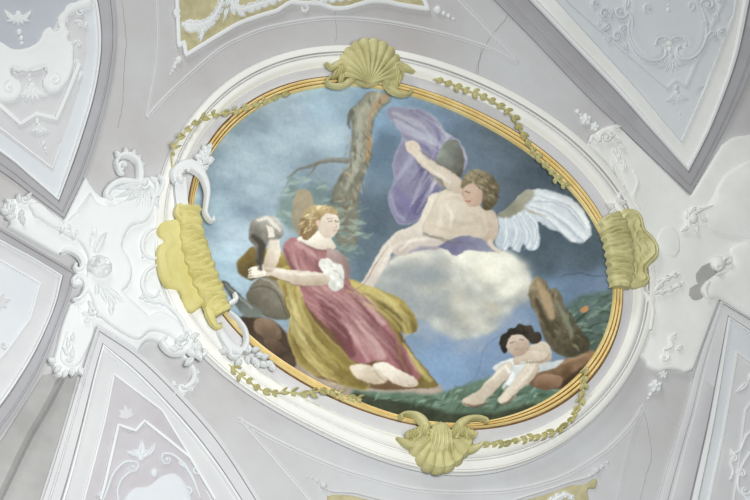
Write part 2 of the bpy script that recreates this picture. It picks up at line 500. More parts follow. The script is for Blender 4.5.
drops(mb, [(19, 32, 3), (21, 38, 2.6), (21.5, 43, 2)], .02); mb.build('bell_flower', ['white'], UL)
mb = MB(); bell(mb, 39, 128, 11, 90, .02); drops(mb, [(37, 121, 3), (43, 143, 2.6), (45, 148, 1.8), (46, 152, 1.2)], .02); mb.build('bell_flower', ['white'], UL)

# upper right
UR = panel('pointed lunette at the upper right, pale blue with shallow scrolls', (670, 60),
    ([(428, -70), (495, 0), (540, 46), (586, 94), (630, 136), (691, 194)], [(691, 194), (714, 152), (735, 110), (756, 60), (775, 0), (790, -50)]),
    ([(470, -70), (538, 0), (578, 42), (620, 86), (652, 124), (687.5, 166)], [(687.5, 166), (701, 140), (714, 110), (732, 57), (743, 0), (750, -50)]),
    PROF, MIS, ['band', 'line', 'white'], 'white2')
mb = MB(); plate(mb, np.array([(520, -60), (532, -28), (575, 22), (628, 80), (681, 140), (705, 86), (733, 14), (745, -60)]), .004, .014, 1.2, grid=9); mb.build('inner_field', ['pale'], UR)
mb = MB()
fillet(mb, [(520, -40), (575, 20), (630, 80), (682, 142), (706, 88), (734, 15), (742, -30)], .8, .010, .017)
fillet(mb, [(540, -30), (570, 3), (620, 48), (667, 88), (676, 80), (686, 86), (705, 40), (722, 3), (730, -30)], 1.3, .014, .017)
mb.build('stepped_fillet', ['pale'], UR)
mb = MB(); plate(mb, outline([('s', [(630, -20), (629, 6), (627, 30), (634, 46), (643, 56), (653, 60), (662, 57), (664, 48), (657, 42), (662, 37), (670, 40), (680, 37), (686, 44), (678, 50), (680, 57), (688, 59), (697, 55), (704, 44), (707, 24), (701, 4), (698, -20)])]), .012, .016, 2, grid=3, lip=(3, .006)); mb.build('strapwork', ['pale'], UR)
mb = MB(); P = outline([('s', [(636, -20), (642, 6), (652, 14), (668, 17), (684, 13), (692, 3), (696, -20)])]); plate(mb, P, .004, .014, 1.5)
mb.build('upper_field', ['blue'], UR)
mb = MB()
ridge(mb, cr([(700, 6), (705, 20), (706, 36), (702, 48), (694, 57), (684, 60), (678, 56), (677, 49), (681, 46)]), [.8, 1.9, 2.1, 2.0, 1.9, 1.5, 1.2], .020, .018)
ridge(mb, cr([(630, 18), (628, 32), (633, 46), (641, 56), (652, 61), (662, 59), (666, 52), (664, 46)]), [.8, 1.9, 2.1, 2.0, 1.9, 1.5, 1.2], .020, .018)
ridge(mb, cr([(655, 46), (657, 39), (664, 37), (670, 40), (676, 37), (684, 39), (686, 46)]), 1.8, .018, .020)
volute(mb, 620, 12, 8, 0, 1.5, 2.2, .024, .018, lead=[(632, 30), (632, 20)]); volute(mb, 604, 14, 7.5, 30, 1.5, 2.1, .024, .018, cw=-1)
volute(mb, 617, 37, 7, 10, 1.4, 2.8, .024, .018, cw=-1); volute(mb, 708, 5, 8, 180, 1.4, 2.5, .024, .018)
volute(mb, 713, 35, 4.5, 180, 1.2, 1.9, .024, .018, lead=[(704, 42), (707, 36)]); volute(mb, 596, 3, 5, 100, 1.3, 1.8, .024, .018)
volute(mb, 648, 8, 6, 90, 1.2, 2.0, .024, .018); volute(mb, 690, 6, 5, 90, 1.2, 1.9, .024, .018, cw=-1)
volute(mb, 722, -2, 5, 90, 1.2, 1.9, .024, .018)
leaf(mb, 610, 24, 130, 13, 3.2, .022, .018, curl=.6); leaf(mb, 626, 26, 150, 10, 3, .022, .018, curl=-.6); leaf(mb, 608, 6, 60, 12, 3, .022, .018, curl=.5); leaf(mb, 622, 42, 60, 10, 3, .022, .018); leaf(mb, 612, 40, 190, 8, 3, .02, .018); leaf(mb, 628, -2, 100, 12, 3, .022, .018); leaf(mb, 700, 24, 0, 9, 3, .02, .018); leaf(mb, 718, 32, -20, 8, 2.6, .02, .018); leaf(mb, 714, 12, 60, 9, 2.6, .02, .018); leaf(mb, 600, 20, 100, 9, 2, base=.014); leaf(mb, 642, 42, 200, 9, 2, base=.014); leaf(mb, 694, 40, 210, 9, 2, base=.014)
ball(mb, 617, 35, 3, .012, .014)
mb.build('scrollwork', ['pale'], UR)
mb = MB(); bell(mb, 671, 61, 16, 84, .014); mb.build('fleuron', ['pale'], UR)
mb = MB(); bell(mb, 677, 96, 13, 84, .014); drops(mb, [(676, 87, 3), (680, 114, 1.4), (680.5, 119, 1.1)], .014); mb.build('fleuron', ['pale'], UR)
mb = MB(); ball(mb, 670, 42, 3.6, .016, .014); drops(mb, [(670, 49, 2.5), (666, 38, 2), (675, 38, 2)], .014); bell(mb, 668, -4, 9, 90, .018); drops(mb, [(668, 5, 2), (668, 10, 2.6)], .018)
mb.build('pendant', ['white2'], UR)

# middle left
ML = panel('pointed lunette at the left edge, veined pale plaster', (0, 300),
    ([(-90, 172), (0, 227), (40, 251), (78, 273)], [(78, 273), (62, 318), (41.6, 370), (22, 405), (0, 437), (-50, 505)]),
    ([(-90, 192), (0, 243), (30, 259), (58.5, 276.5)], [(58.5, 276.5), (52, 305), (38, 338), (19.5, 370), (-8, 408), (-60, 460)]),
    PROF, MIS, ['band', 'line', 'white'], 'inner')
mb = MB(); plate(mb, np.array([(-60, 226), (0, 261), (40, 283), (30, 318), (7, 350), (-60, 420)]), .004, .014, 1.5, grid=9); mb.build('inner_field', ['pale'], ML)
mb = MB(); fillet(mb, [(-60, 226), (0, 260), (40, 283), (30, 318), (7, 350), (-40, 400)], 1.1, .009, .016); mb.build('inner_fillet', ['white'], ML)
mb = MB(); fleuron(mb, -2, 302, 13, -10, .018, h=.008); volute(mb, 4, 345, 5, 0, 1.2, 1.3, .008, .018); mb.build('fleuron', ['inner'], ML)

# lower left
LL = panel('pointed lunette at the lower left with fleuron and twin scrolls', (130, 440),
    ([(20, 560), (43, 500), (62, 440), (83, 370), (97.5, 326)], [(97.5, 326), (138, 352), (180, 392), (222, 440), (262, 502), (300, 570)]),
    ([(45, 560), (66, 500), (82, 440), (97, 375), (104, 349)], [(104, 349), (140, 381), (180, 424), (210, 462), (237, 502), (275, 565)]),
    PROF, [0, 0, 0, 1, 0, 0, 0, 1, 1, 2, 2, 2, 2], ['inner', 'line', 'white'], 'inner')
mb = MB(); plate(mb, np.array([(60, 560), (84, 500), (105, 420), (114, 374), (162, 410), (190, 456), (240, 560)]), .004, .014, 1.5, grid=9); mb.build('inner_field', ['lilac'], LL)
mb = MB(); plate(mb, np.array([(85, 560), (108, 470), (118, 426), (135, 432), (144, 422), (190, 459), (225, 560)]), .004, .018, 1.5, grid=9); mb.build('stepped_field', ['lilac'], LL)
mb = MB()
fillet(mb, [(58, 560), (84, 500), (105, 420), (114, 374), (162, 410), (190, 456), (225, 520)], 1.1, .009, .015)
fillet(mb, [(100, 500), (104, 486), (118, 425), (135, 431), (144, 421), (168, 440), (190, 458), (215, 500)], 1.6, .014, .02)
mb.build('stepped_fillet', ['white'], LL)
mb = MB()
volute(mb, 132, 468, 7, -60, 1.3, 1.9, .016, .02, cw=1, lead=[(100, 508), (106, 492), (113, 474), (124, 463)])
ridge(mb, cr([(119, 505), (117, 492), (121, 480), (130, 472)]), 1.6, .014, .02)
volute(mb, 167, 460, 7, -120, 1.3, 1.9, .016, .02, cw=-1, lead=[(200, 498), (192, 478), (182, 463), (172, 455)])
volute(mb, 196, 470, 5, 30, 1.2, 1.5, .013, .02); volute(mb, 188, 492, 6, 200, 1.2, 1.5, .013, .02)
leaf(mb, 178, 462, 30, 13, 2.6, base=.02); leaf(mb, 104, 492, 150, 10, 2.2, base=.02)
mb.build('scrollwork', ['pale'], LL)
mb = MB()
plate(mb, outline([('s', [(120, 520), (124, 500), (134, 488), (148, 486), (162, 476), (176, 474), (186, 484), (192, 500), (196, 525)])]), .012, .02, 2.5, grid=3, dome=.01, lip=(3, .008))
mb.build('strapwork', ['pale'], LL)
mb = MB(); fleuron(mb, 141, 458, 18, -88, .02, n=3, spread=80); leaf(mb, 138, 456, 200, 14, 2.4, base=.02); leaf(mb, 146, 456, -40, 16, 2.6, base=.02, curl=-.6)
ball(mb, 154, 473, 5, .02, .02, rx=4); mb.build('fleuron', ['pale'], LL)
mb = MB(); fleuron(mb, 127, 417, 13, -100, .016, n=5, spread=130, h=.007); mb.build('fleuron', ['inner'], LL)

# lower right
LR = panel('pointed lunette at the lower right edge with leaf scrolls', (725, 440),
    ([(640, 570), (659, 500), (675, 444), (686, 408), (700, 356), (721, 299)], [(721, 299), (752, 317), (800, 346), (860, 380)]),
    ([(686, 570), (700, 500), (708, 462), (716, 420), (724, 370), (730, 321)], [(730, 321), (752, 336), (800, 368), (850, 400)]),
    PROF, MIS, ['inner', 'line', 'white'], 'pale')
mb = MB(); plate(mb, np.array([(692, 570), (709, 500), (722, 440), (735, 352), (760, 368), (830, 420), (830, 570)]), .004, .014, 1.5, grid=9); mb.build('inner_field', ['inner'], LR)
mb = MB(); fillet(mb, [(692, 570), (709, 500), (722, 440), (737, 352), (760, 368)], 1.1, .009, .016); fillet(mb, [(728, 540), (736, 480), (745, 410), (752, 400)], .9, .009, .018); mb.build('inner_fillet', ['white'], LR)
mb = MB()
volute(mb, 733, 459, 5, -90, 1.2, 1.8, .016, .018, lead=[(756, 428), (746, 436), (740, 450)]); volute(mb, 742, 474, 6, 180, 1.2, 1.6, .014, .018)
leaf(mb, 748, 382, 130, 16, 2.6, base=.018, curl=.4); leaf(mb, 752, 372, 110, 10, 2, base=.018); leaf(mb, 734, 458, 250, 10, 2, base=.018)
ridge(mb, cr([(748, 500), (738, 488), (740, 470), (750, 452)]), 1.6, .014, .018); volute(mb, 745, 490, 6, 0, 1.2, 1.5, .014, .018); ridge(mb, cr([(730, 462), (733, 472), (730, 480)]), 1.4, .012, .018)
mb.build('scrollwork', ['white'], LR)

# dark valley between the two left panels
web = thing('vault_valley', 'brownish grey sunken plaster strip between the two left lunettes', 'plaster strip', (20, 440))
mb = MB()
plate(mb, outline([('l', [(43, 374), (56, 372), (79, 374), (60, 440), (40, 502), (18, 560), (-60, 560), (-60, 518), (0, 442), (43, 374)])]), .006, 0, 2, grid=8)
mb.build('plaster_bed', ['darkgrey'], web)
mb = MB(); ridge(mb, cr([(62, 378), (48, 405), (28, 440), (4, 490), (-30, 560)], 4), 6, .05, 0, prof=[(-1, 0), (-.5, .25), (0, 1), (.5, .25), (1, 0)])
mb.build('crease', ['darkgrey'], web, label='dark grey crease')

SH = 0.0
# raised fillets that mark out the fields
def field_line(label, pts, w=1.1, second=None, h=.006, m='inner', corners=False):
    mb = MB()
    P = cr(pts, 3)
    ridge(mb, P, w, h, -.001, prof=[(-1, 0), (-.7, 1), (.7, 1), (1, 0)])
    if second:
        T = np.gradient(P, axis=0); T /= np.hypot(*T.T)[:, None]; Q = P+np.stack([-T[:, 1], T[:, 0]], 1)*second
        ridge(mb, Q, w*.5, h*.7, -.001, 0, prof=[(-1, 0), (-.7, 1), (.7, 1), (1, 0)])
    o = mb.build('field_moulding', [m, 'line']); tag(o, label, 'moulding'); return o
field_line('thin pale moulding arching over the top of the oval frame', [(146, 117), (170, 91), (214, 52), (242, 36), (274, 25), (326, 17), (372, 19), (424, 28), (481, 44), (518, 62)], 1.4, 2.6)
field_line('thin pale upright moulding beside the upper left panel', [(154, -30), (157, 20), (156, 60), (146, 117)], .9, -1.8)
field_line('dark slanting moulding from the top edge to the right tip of the arc', [(518, 62), (480, 23), (450, -8), (420, -40)], 1.3, 3, m='inner')
field_line('pale moulding curving below the oval frame, left half', [(238, 418), (284, 443), (336, 466), (370, 477), (408, 487), (450, 491), (500, 490), (532, 485)], 1.5, 3)
field_line('pale moulding rising below the oval frame to the right tip', [(532, 485), (565, 474), (604, 450), (630, 424), (643, 404)], 1.8, 3)
field_line('pale straight moulding descending from the lower left tip', [(238, 418), (271, 456), (307, 498), (340, 540)], 1.2, -2.4)
field_line('grey moulding descending from the lower right tip', [(643, 404), (633, 432), (625, 462), (617, 500), (608, 540)], 1.4, -3, m='field')

SH = .085

# ------------------------------------------------------------------ shells on the oval frame
def frame2(cx, cy, ang, s=1.0):
    a = rad(ang); c, n = math.cos(a), math.sin(a)
    return lambda u, v: (cx+(u*c-v*n)*s, cy+(u*n+v*c)*s)
def fan_shell(hub, ang, rads, spread, nfl, hmax, base, hubr=5, bulge=1.0, hollow=False):
    """fluted scallop: rads = outline radius against fan angle (list over the spread)"""
    V = []; H = []; nu = nfl*8+1; nv = 16
    for j in range(nv+1):
        v = j/nv
        for i in range(nu):
            u = i/(nu-1); a = rad(ang+(u-.5)*spread)
            fl = abs(math.sin(PI*u*nfl))**.7
            R = np.interp(u, np.linspace(0, 1, len(rads)), rads)*(1-.045*(1-fl)*v**3)
            r = hubr*.3+(R-hubr*.3)*v
            twist = (u-.5)*.0
            V.append((hub[0]+r*math.cos(a+twist), hub[1]+r*math.sin(a+twist)))
            if hollow: dm = hmax*(.35+.65*v**1.4)*(1-max(0, v-.88)/.12*.9)
            else: dm = hmax*(math.sin(PI*min(1, v*.98+.02)**.75)*.55+.45*(1-v**5))*(1-max(0, v-.9)/.1*.6)
            H.append(base+dm+(.030*fl-.014)*min(1, v*2.2)*(1-.45*v))
    for i in range(nu): V.append(V[nv*nu+i]); H.append(base-.02)
    F = []
    for j in range(nv+1):
        for i in range(nu-1): F.append((j*nu+i, j*nu+i+1, (j+1)*nu+i+1, (j+1)*nu+i))
    P = W(V, H); f = F[nu*3]
    if np.cross(P[f[1]]-P[f[0]], P[f[2]]-P[f[0]])[2] > 0: F = [f[::-1] for f in F]
    mb = MB(); mb.add(P, F); return mb
TS = thing('gilded_shell', 'ochre gilded scallop shell crowning the top of the oval frame', 'shell ornament', (370, 64), 'gilded shells on the oval frame')
fan_shell((367, 86), -87, [33, 35, 38, 42, 45, 48, 49, 49, 48, 46, 43, 40, 38], 152, 12, .085, .075).build('shell', ['ochre'], TS)
mb = MB(); plate(mb, outline([('s', [(350, 74), (367, 71), (384, 76), (380, 83), (368, 87), (354, 82)])]), .05, .07, 6, grid=3); mb.build('hub', ['ochre'], TS)
mb = MB()
ridge(mb, cr([(354, 70), (350, 80), (341, 86), (331, 86), (326, 82), (330, 78)]), [2.5, 4.5, 4, 2.8, 2, 1.6], .05, .085)
ridge(mb, cr([(352, 66), (340, 64), (332, 68), (325, 64)]), [3, 4.5, 3, .8], .05, .08)
for k, (x, y, a) in enumerate([(340, 66, 100), (345, 66, 80), (348, 70, 60), (338, 70, 120), (352, 72, 90), (342, 74, 110)]): leaf(mb, x, y, a, 13, 2.6, .03, .12)
volute(mb, 341, 69, 5, 180, 1.2, 1.8, .03, .12)
mb.build('acanthus_scroll', ['ochre'], TS)
mb = MB()
ridge(mb, cr([(384, 72), (387, 82), (393, 91), (402, 95), (410, 94), (411, 91)]), [2.5, 5, 5, 3.4, 2.4, 1.5], .05, .085)
ridge(mb, cr([(386, 70), (397, 66), (405, 68), (414, 73)]), [3, 5, 3.5, .8], .05, .08)
for k, (x, y, a) in enumerate([(386, 72, 80), (391, 70, 90), (396, 70, 95), (383, 76, 70), (398, 76, 100), (390, 80, 60)]): leaf(mb, x, y, a, 13, 2.6, .03, .12)
volute(mb, 396, 69, 5, 0, 1.2, 1.8, .03, .12, cw=-1)
mb.build('acanthus_scroll', ['ochre'], TS)

BS = thing('gilded_shell', 'ochre gilded scallop shell hanging below the bottom of the oval frame', 'shell ornament', (438, 446), 'gilded shells on the oval frame')
fan_shell((440, 429), 91, [32, 36, 38, 39, 41, 43, 45, 45, 43, 40, 38, 36, 34, 31], 178, 11, .065, .060, hollow=True).build('shell', ['ochre'], BS)
mb = MB(); plate(mb, outline([('s', [(441, 421), (448, 424), (452, 432), (453, 442), (447, 452), (441, 455), (435, 452), (430, 443), (430, 433), (434, 424)])]), .055, .075, 8, grid=1.6,
    )
for k in range(-2, 3): ridge(mb, cr([(441+k*1.2, 423+abs(k)*1.5), (441+k*3.2, 431), (441+k*4.0, 442), (441+k*5.6, 455)]), [1.2, 2.0, 2.0, 1.2], [.01, .03, .03, .012], [.09, .115, .115, .09])
mb.build('hinge', ['ochre'], BS)
for sx, c0, pts in ((-1, 417, [(426, 436), (424, 424), (416, 416), (406, 414), (400, 416), (401, 420)]), (1, 462, [(455, 440), (458, 428), (466, 420), (476, 418), (485, 420), (486, 424)])):
    mb = MB()
    ridge(mb, cr(pts), [3, 5, 5, 3.4, 2.6, 1.6], .05, .085)
    b = [(426, 434), (421, 442), (411, 444), (404, 442), (396, 438)] if sx < 0 else [(455, 438), (461, 446), (470, 449), (477, 447), (484, 442)]
    ridge(mb, cr(b), [3, 6, 6, 4, .8], .045, .075)
    for k in range(6):
        x = (426-k*3.5) if sx < 0 else (456+k*3.5); leaf(mb, x, 424+k*1.5, 100+sx*-14 if sx < 0 else 80+14, 15-k, 2.4, .03, .11, curl=.5*sx)
    volute(mb, (414 if sx < 0 else 468), 435, 5.5, 90, 1.2, 2, .03, .11, cw=sx)
    mb.build('acanthus_scroll', ['ochre'], BS)

def ribbed(path, w, h, base, freq, name, t, m):
    """swollen band with folds running across it"""
    P = cr(path, .9); n = len(P)
    T = np.gradient(P, axis=0); T /= np.hypot(*T.T)[:, None]; Nn = np.stack([-T[:, 1], T[:, 0]], 1)
    s = np.linspace(0, 1, n); ww = np.interp(s, np.linspace(0, 1, len(w)), w)
    V = []; H = []; K = 17
    rs = np.random.RandomState(3)
    L = n*.9
    for j in range(K):
        t_ = -1+2*j/(K-1)
        q = P+Nn*(ww*(1+.07*np.sin(s*L/freq*2*PI*.5))*t_)[:, None]
        ph = s*L/freq*2*PI+1.5*t_+1.1*np.sin(3.1*t_+s*9)+.8*np.sin(s*23+t_*2)
        fold = np.abs(np.sin(ph/2))**.6
        V.append(q); H.append(base+h*(1-t_*t_)**.45+.040*fold*(1-t_**4)*(.65+.35*np.sin(s*31+t_*4)))
    for i in (0, K-1): H[i] = np.full(n, base-.03)
    V = np.concatenate(V); H = np.concatenate(H)
    F = [(j*n+i, j*n+i+1, (j+1)*n+i+1, (j+1)*n+i) for j in range(K-1) for i in range(n-1)]
    Pt = W(V, H); f = F[n*8+5]
    if np.cross(Pt[f[1]]-Pt[f[0]], Pt[f[2]]-Pt[f[0]])[2] > 0: F = [f[::-1] for f in F]
    F += [tuple(j*n for j in range(K)), tuple(j*n+n-1 for j in range(K))[::-1]]
    mb = MB(); mb.add(Pt, F); return mb.build(name, [m], t)
LS = thing('gilded_cartouche', 'yellow gilded lobed shell cartouche clasping the left side of the oval frame', 'shell ornament', (185, 262), 'gilded shells on the oval frame')
mb = MB()
plate(mb, outline([('s', [(180, 216), (172, 219), (163, 221), (158, 228), (159, 236), (164, 241), (159, 245), (157, 254), (158, 266), (160, 276), (166, 286), (173, 289), (180, 292), (182, 300), (186, 309), (193, 312), (200, 308), (206, 300), (214, 290), (214, 262), (204, 232), (192, 216)])]), .035, .062, 3.5, grid=3, lip=(5, .008),
      hf=lambda Q, d: .004*np.cos(d*.8)*(d > 3)); mb.build('lobed_plate', ['yellow'], LS)
ribbed([(189, 208), (190, 222), (192, 240), (197, 258), (203, 275), (211, 293), (222, 314)], [11, 12.5, 14, 14.5, 14.5, 13, 9.5], .05, .085, 6, 'ribbed_band', LS, 'yellow')
mb = MB(); ridge(mb, cr([(180, 222), (176, 214), (178, 206), (183, 210), (190, 214), (200, 211)]), [1.5, 3, 2, 3.5, 3, 1], .03, .10); mb.build('leaf_tip', ['yellow'], LS)
mb = MB(); ridge(mb, cr([(206, 308), (210, 318), (214, 326), (219, 330), (220, 324)]), [3.5, 4.5, 4, 2, 1], .03, .10); mb.build('leaf_tip', ['yellow'], LS)
RS = thing('gilded_cartouche', 'ochre gilded lobed shell cartouche clasping the right side of the oval frame', 'shell ornament', (628, 248), 'gilded shells on the oval frame')
mb = MB()
plate(mb, outline([('s', [(618, 214), (626, 208), (636, 209), (643, 216), (646, 228), (653, 235), (659, 245), (659, 256), (652, 264), (648, 270), (651, 278), (647, 285), (638, 288), (630, 285), (622, 270), (616, 240)])]), .035, .062, 3.5, grid=3, lip=(4, .01),
      hf=lambda Q, d: .010*np.cos(d*.95)*(d > 3)); mb.build('lobed_plate', ['ochre'], RS)
ribbed([(609, 216), (615, 230), (619, 246), (621, 262), (621, 276), (620, 288)], [11, 14, 14, 13.5, 13, 9.5], .05, .085, 4.6, 'ribbed_band', RS, 'ochre')

# white scroll clasps at both ends of the left cartouche
c = thing('scroll_clasp', 'white stucco scroll strap above the yellow cartouche, looped over the gilt frame', 'scroll ornament', (190, 185))
mb = MB(); ridge(mb, cr([(183, 212), (181, 200), (180, 188), (180, 178)]), [6, 6.5, 6.5, 6], .035, .075, prof=[(-1, 0), (-.9, .9), (-.6, 1), (0, .75), (.6, 1), (.9, .9), (1, 0)])
mb.build('strap', ['white'], c)
mb = MB(); ridge(mb, cr([(174, 184), (174, 174), (180, 168), (190, 166), (198, 171), (204, 180), (207, 192), (206, 204), (205, 214), (209, 221), (213, 222), (212, 218)]), [2, 4.5, 6, 7, 6, 4.5, 4, 3.2, 3, 2.8, 2.2, 1.6], .045, .09)
ball(mb, 180, 173, 3, .02, .125); ball(mb, 187, 172, 2.6, .02, .13); leaf(mb, 176, 172, 80, 14, 3, .02, .12, curl=-.5)
mb.build('curl', ['white'], c)
mb = MB()
for x, y, a, L in ((199, 172, -70, 13), (201, 168, -100, 11), (203, 164, -50, 12), (203, 160, -95, 11), (205, 156, -45, 11), (206, 153, -100, 9), (201, 170, -20, 10), (207, 162, -10, 8), (208, 158, 30, 7), (208, 150, -60, 8), (197, 166, -140, 8), (201, 158, -150, 7)): leaf(mb, x, y, a, L, 2.6, .025, .08, curl=-.5)
volute(mb, 202, 166, 4, 0, 1.1, 2, .03, .085)
mb.build('leaf_spray', ['white'], c)
c = thing('scroll_clasp', 'white stucco scroll strap below the yellow cartouche ending in a foliage tuft', 'scroll ornament', (235, 338))
mb = MB(); ridge(mb, cr([(218, 326), (224, 338), (232, 348), (242, 352)]), [4, 5, 6, 5], .045, .07); ridge(mb, cr([(229, 312), (238, 320), (245, 330), (247, 342), (243, 352)]), [2, 2.4, 2.6, 3, 4], .045, .07)
ridge(mb, cr([(227, 306), (232, 302), (237, 298), (235, 292)]), [1, 3, 3, 1.5], .03, .06)
mb.build('strap', ['white'], c)
mb = MB()
volute(mb, 234, 352, 7, 20, 1.4, 2.4, .035, .08); volute(mb, 247, 350, 5, 200, 1.3, 2.2, .03, .08)
for x, y, a in ((232, 346, 120), (238, 358, 80), (246, 356, 60), (252, 358, 30), (256, 360, 60), (252, 350, -20), (260, 362, 20), (228, 350, 160), (242, 360, 130), (262, 358, -30), (266, 362, 10), (256, 354, 0), (270, 364, 40), (236, 346, 190)): leaf(mb, x, y, a, 9, 2.4, .028, .075, curl=.6)
mb.build('foliage', ['white'], c)

SH = .08
# ------------------------------------------------------------------ leaf garlands
def garland(label, pts, leafs, L=6.5, w=2.3, base=.075, name='leaf_garland', m='ochre', seed=1):
    rs = random.Random(seed); P = cr(pts, 1.2); n = len(P)
    t = thing(name, label, 'garland', tuple(P[n//2]), 'ochre leaf garlands trailing over the oval frame')
    mb = MB(); ridge(mb, P, [.6, .9, .6], .012, base); mb.build('stem', [m], t)
    for k in range(leafs):
        i = min(n-2, int((k+.5)/leafs*n)); d = P[i+1]-P[i]; a = math.degrees(math.atan2(d[1], d[0]))
        mb = MB()
        for sd in (1, -1):
            leaf(mb, P[i, 0], P[i, 1], a+sd*rs.uniform(18, 60), L*rs.uniform(.8, 1.35), w*.72*rs.uniform(.7, 1.15), .024, base+.004, curl=-sd*rs.uniform(.2, .9))
        if k % 3 == 0: ball(mb, P[i, 0], P[i, 1], 1.6, .02, base+.01)
        mb.build('leaf_cluster', [m], t, split=False)
    return t
garland('ochre leaf garland at the upper left crossing from moulding to gilt rim', [(172, 152), (178, 140), (190, 126), (203, 118), (213, 114), (226, 113), (241, 109), (256, 104), (272, 98), (288, 93)], 13, 6, 2.2, .07, seed=2)
garland('thin ochre tendril hanging down beside the left white scroll clasp', [(190, 127), (180, 138), (173, 150), (172, 163), (174, 174), (181, 183)], 3, 3, .9, .08, name='tendril', seed=3)
garland('ochre husk garland on the upper right of the white frame', [(434, 79), (450, 83), (466, 90), (479, 94), (492, 101), (504, 108), (513, 117), (518, 126), (524, 136), (531, 148), (542, 162), (552, 173), (565, 187)], 19, 6, 2.4, .075, seed=4)
garland('ochre leaf garland on the lower left of the white frame', [(229, 364), (237, 371), (250, 382), (263, 390), (276, 392), (292, 392), (307, 393), (323, 390), (334, 392), (348, 396), (362, 399)], 15, 7, 2.2, .07, seed=5)
garland('ochre leaf garland swagged on the lower right of the white frame', [(588, 366), (584, 378), (583, 390), (581, 402), (575, 414), (563, 427), (550, 433), (535, 437), (515, 441), (500, 443), (486, 444)], 20, 6.5, 2.3, .07, seed=6)

SH = .045
# ------------------------------------------------------------------ large white stucco cartouches
LC = thing('stucco_cartouche', 'large white stucco cartouche with mask head between the left lunettes', 'cartouche', (110, 275))
P = outline([
    ('l', [(64, 219), (86, 174)]),
    ('s', [(86, 174), (92, 184), (98, 192), (105, 196), (112, 189), (122, 182), (133, 179), (142, 176), (152, 176), (160, 180), (160, 200), (158, 225), (157, 250), (160, 275), (168, 298), (180, 316), (188, 330), (189, 342), (184, 347)]),
    ('s', [(184, 347), (170, 350), (163, 347), (160, 342), (152, 339), (145, 342), (139, 351)]),
    ('l', [(139, 351), (97.5, 325), (82, 372)]),
    ('s', [(82, 372), (78, 374), (72, 371), (66, 376), (59, 376), (54, 370), (53, 361), (57, 345), (62, 325), (70, 303)]),
    ('s', [(70, 303), (80, 297), (84, 288), (80, 284), (74, 287), (71, 282), (73, 276)]),
    ('s', [(76, 272), (74, 268), (76, 264), (80, 266), (81, 260), (76, 255), (69, 253), (62, 256)]),
    ('l', [(62, 256), (55, 253), (8, 226)]),
    ('s', [(8, 226), (10, 220), (4, 213), (3, 206), (7, 199), (14, 197), (20, 198), (27, 194), (33, 196)]),
    ('l', [(33, 196), (64, 219)])], 1.8)
mb = MB(); plate(mb, P, .045, 0, 3.2, grid=5); mb.build('back_plate', ['white'], LC)
mb = MB()
P = outline([('s', [(90, 192), (98, 204), (112, 206), (128, 200), (146, 198), (151, 212), (146, 222), (130, 228), (122, 246), (128, 258), (132, 272), (128, 286), (122, 292)]), ('l', [(122, 292), (148, 316)]),
             ('s', [(148, 316), (162, 312), (178, 322), (184, 334), (176, 340), (164, 334), (150, 332), (136, 340), (110, 326), (96, 312), (90, 296), (84, 286), (88, 262), (80, 244), (66, 236), (40, 220), (28, 206), (40, 204), (62, 222), (74, 214)])], 1.8)
plate(mb, P, .026, .045, 2.2, grid=3.5, lip=(3, .008)); mb.build('raised_panel', ['white'], LC)
mb = MB(); plate(mb, outline([('s', [(78, 306), (88, 314), (94, 330), (84, 356), (76, 366), (66, 366), (60, 356), (66, 332)])]), .012, .045, 2.2, grid=5); mb.build('raised_panel', ['white'], LC)
# scrolls and leaves
mb = MB()
volute(mb, 124, 166, 8, 90, .9, 3, .04, .03, cw=1, lead=[(138, 188), (139, 172), (132, 166)][:0] or None)
ridge(mb, cr([(137, 190), (141, 176), (139, 162), (131, 155), (122, 155), (117, 161), (118, 168), (123, 170)]), [4, 4.5, 4.5, 4, 3.6, 3, 2.4, 1.8], .05, .02)
for x, y, a in ((133, 156, -80), (127, 154, -110), (137, 160, -50), (139, 166, -20), (120, 156, -140)): leaf(mb, x, y, a, 7, 2.4, .03, .04)
mb.build('hook_scroll', ['white'], LC)
mb = MB()
ridge(mb, cr([(112, 200), (106, 196), (110, 188), (120, 182), (134, 182), (144, 184)]), [1.5, 3.5, 4, 4, 3, 1.5], .035, .045)
for k, (x, y, a, L) in enumerate([(142, 184, 165, 30), (142, 186, 150, 30), (142, 188, 133, 30), (143, 189, 117, 27), (145, 189, 102, 26), (147, 188, 88, 26), (149, 186, 72, 26)]): leaf(mb, x, y, a, L, 2.6, .026, .05, curl=.25 if k < 3 else -.2)
ball(mb, 144, 183, 4, .04, .05)
mb.build('palmette', ['white'], LC)
mb = MB()
ridge(mb, cr([(150, 178), (156, 184), (157, 192), (153, 200), (150, 212), (143, 222)]), [2, 3, 3, 2.4, 2, 1.2], .03, .045)
ridge(mb, cr([(158, 176), (163, 182), (161, 190), (157, 198)]), [1.5, 2.6, 2.4, 1.4], .03, .045)
volute(mb, 154, 182, 4, 200, 1.1, 1.8, .025, .05)
mb.build('side_scroll', ['white'], LC)
for (lead, cx, cy, a0, cw) in (([(157, 228), (148, 232), (144, 240)], 151, 250, 180, -1), ([(157, 262), (150, 268), (146, 280), (144, 292)], 151, 288, 170, -1)):
    mb = MB(); ridge(mb, cr([(156, cy-22), (146, cy-16), (142, cy-4), (146, cy+6), (155, cy+9), (159, cy+3)]), [1, 2.4, 2.8, 2.6, 2, 1.2], .026, .045)
    for k in range(4): leaf(mb, 146-k*.5, cy-14+k*6, 150-k*10, 6, 1.6, .016, .045)
    mb.build('side_scroll', ['white'], LC)
mb = MB(); ridge(mb, cr([(144, 296), (152, 302), (162, 303), (172, 310), (181, 320), (188, 334)]), [1.2, 2.6, 2.4, 2.6, 3, 2], .028, .045)
for k, (x, y) in enumerate([(146, 297), (152, 301), (159, 303), (166, 305)]): leaf(mb, x, y, 170+k*8, 8, 1.8, .018, .05)
mb.build('side_scroll', ['white'], LC)
mb = MB()
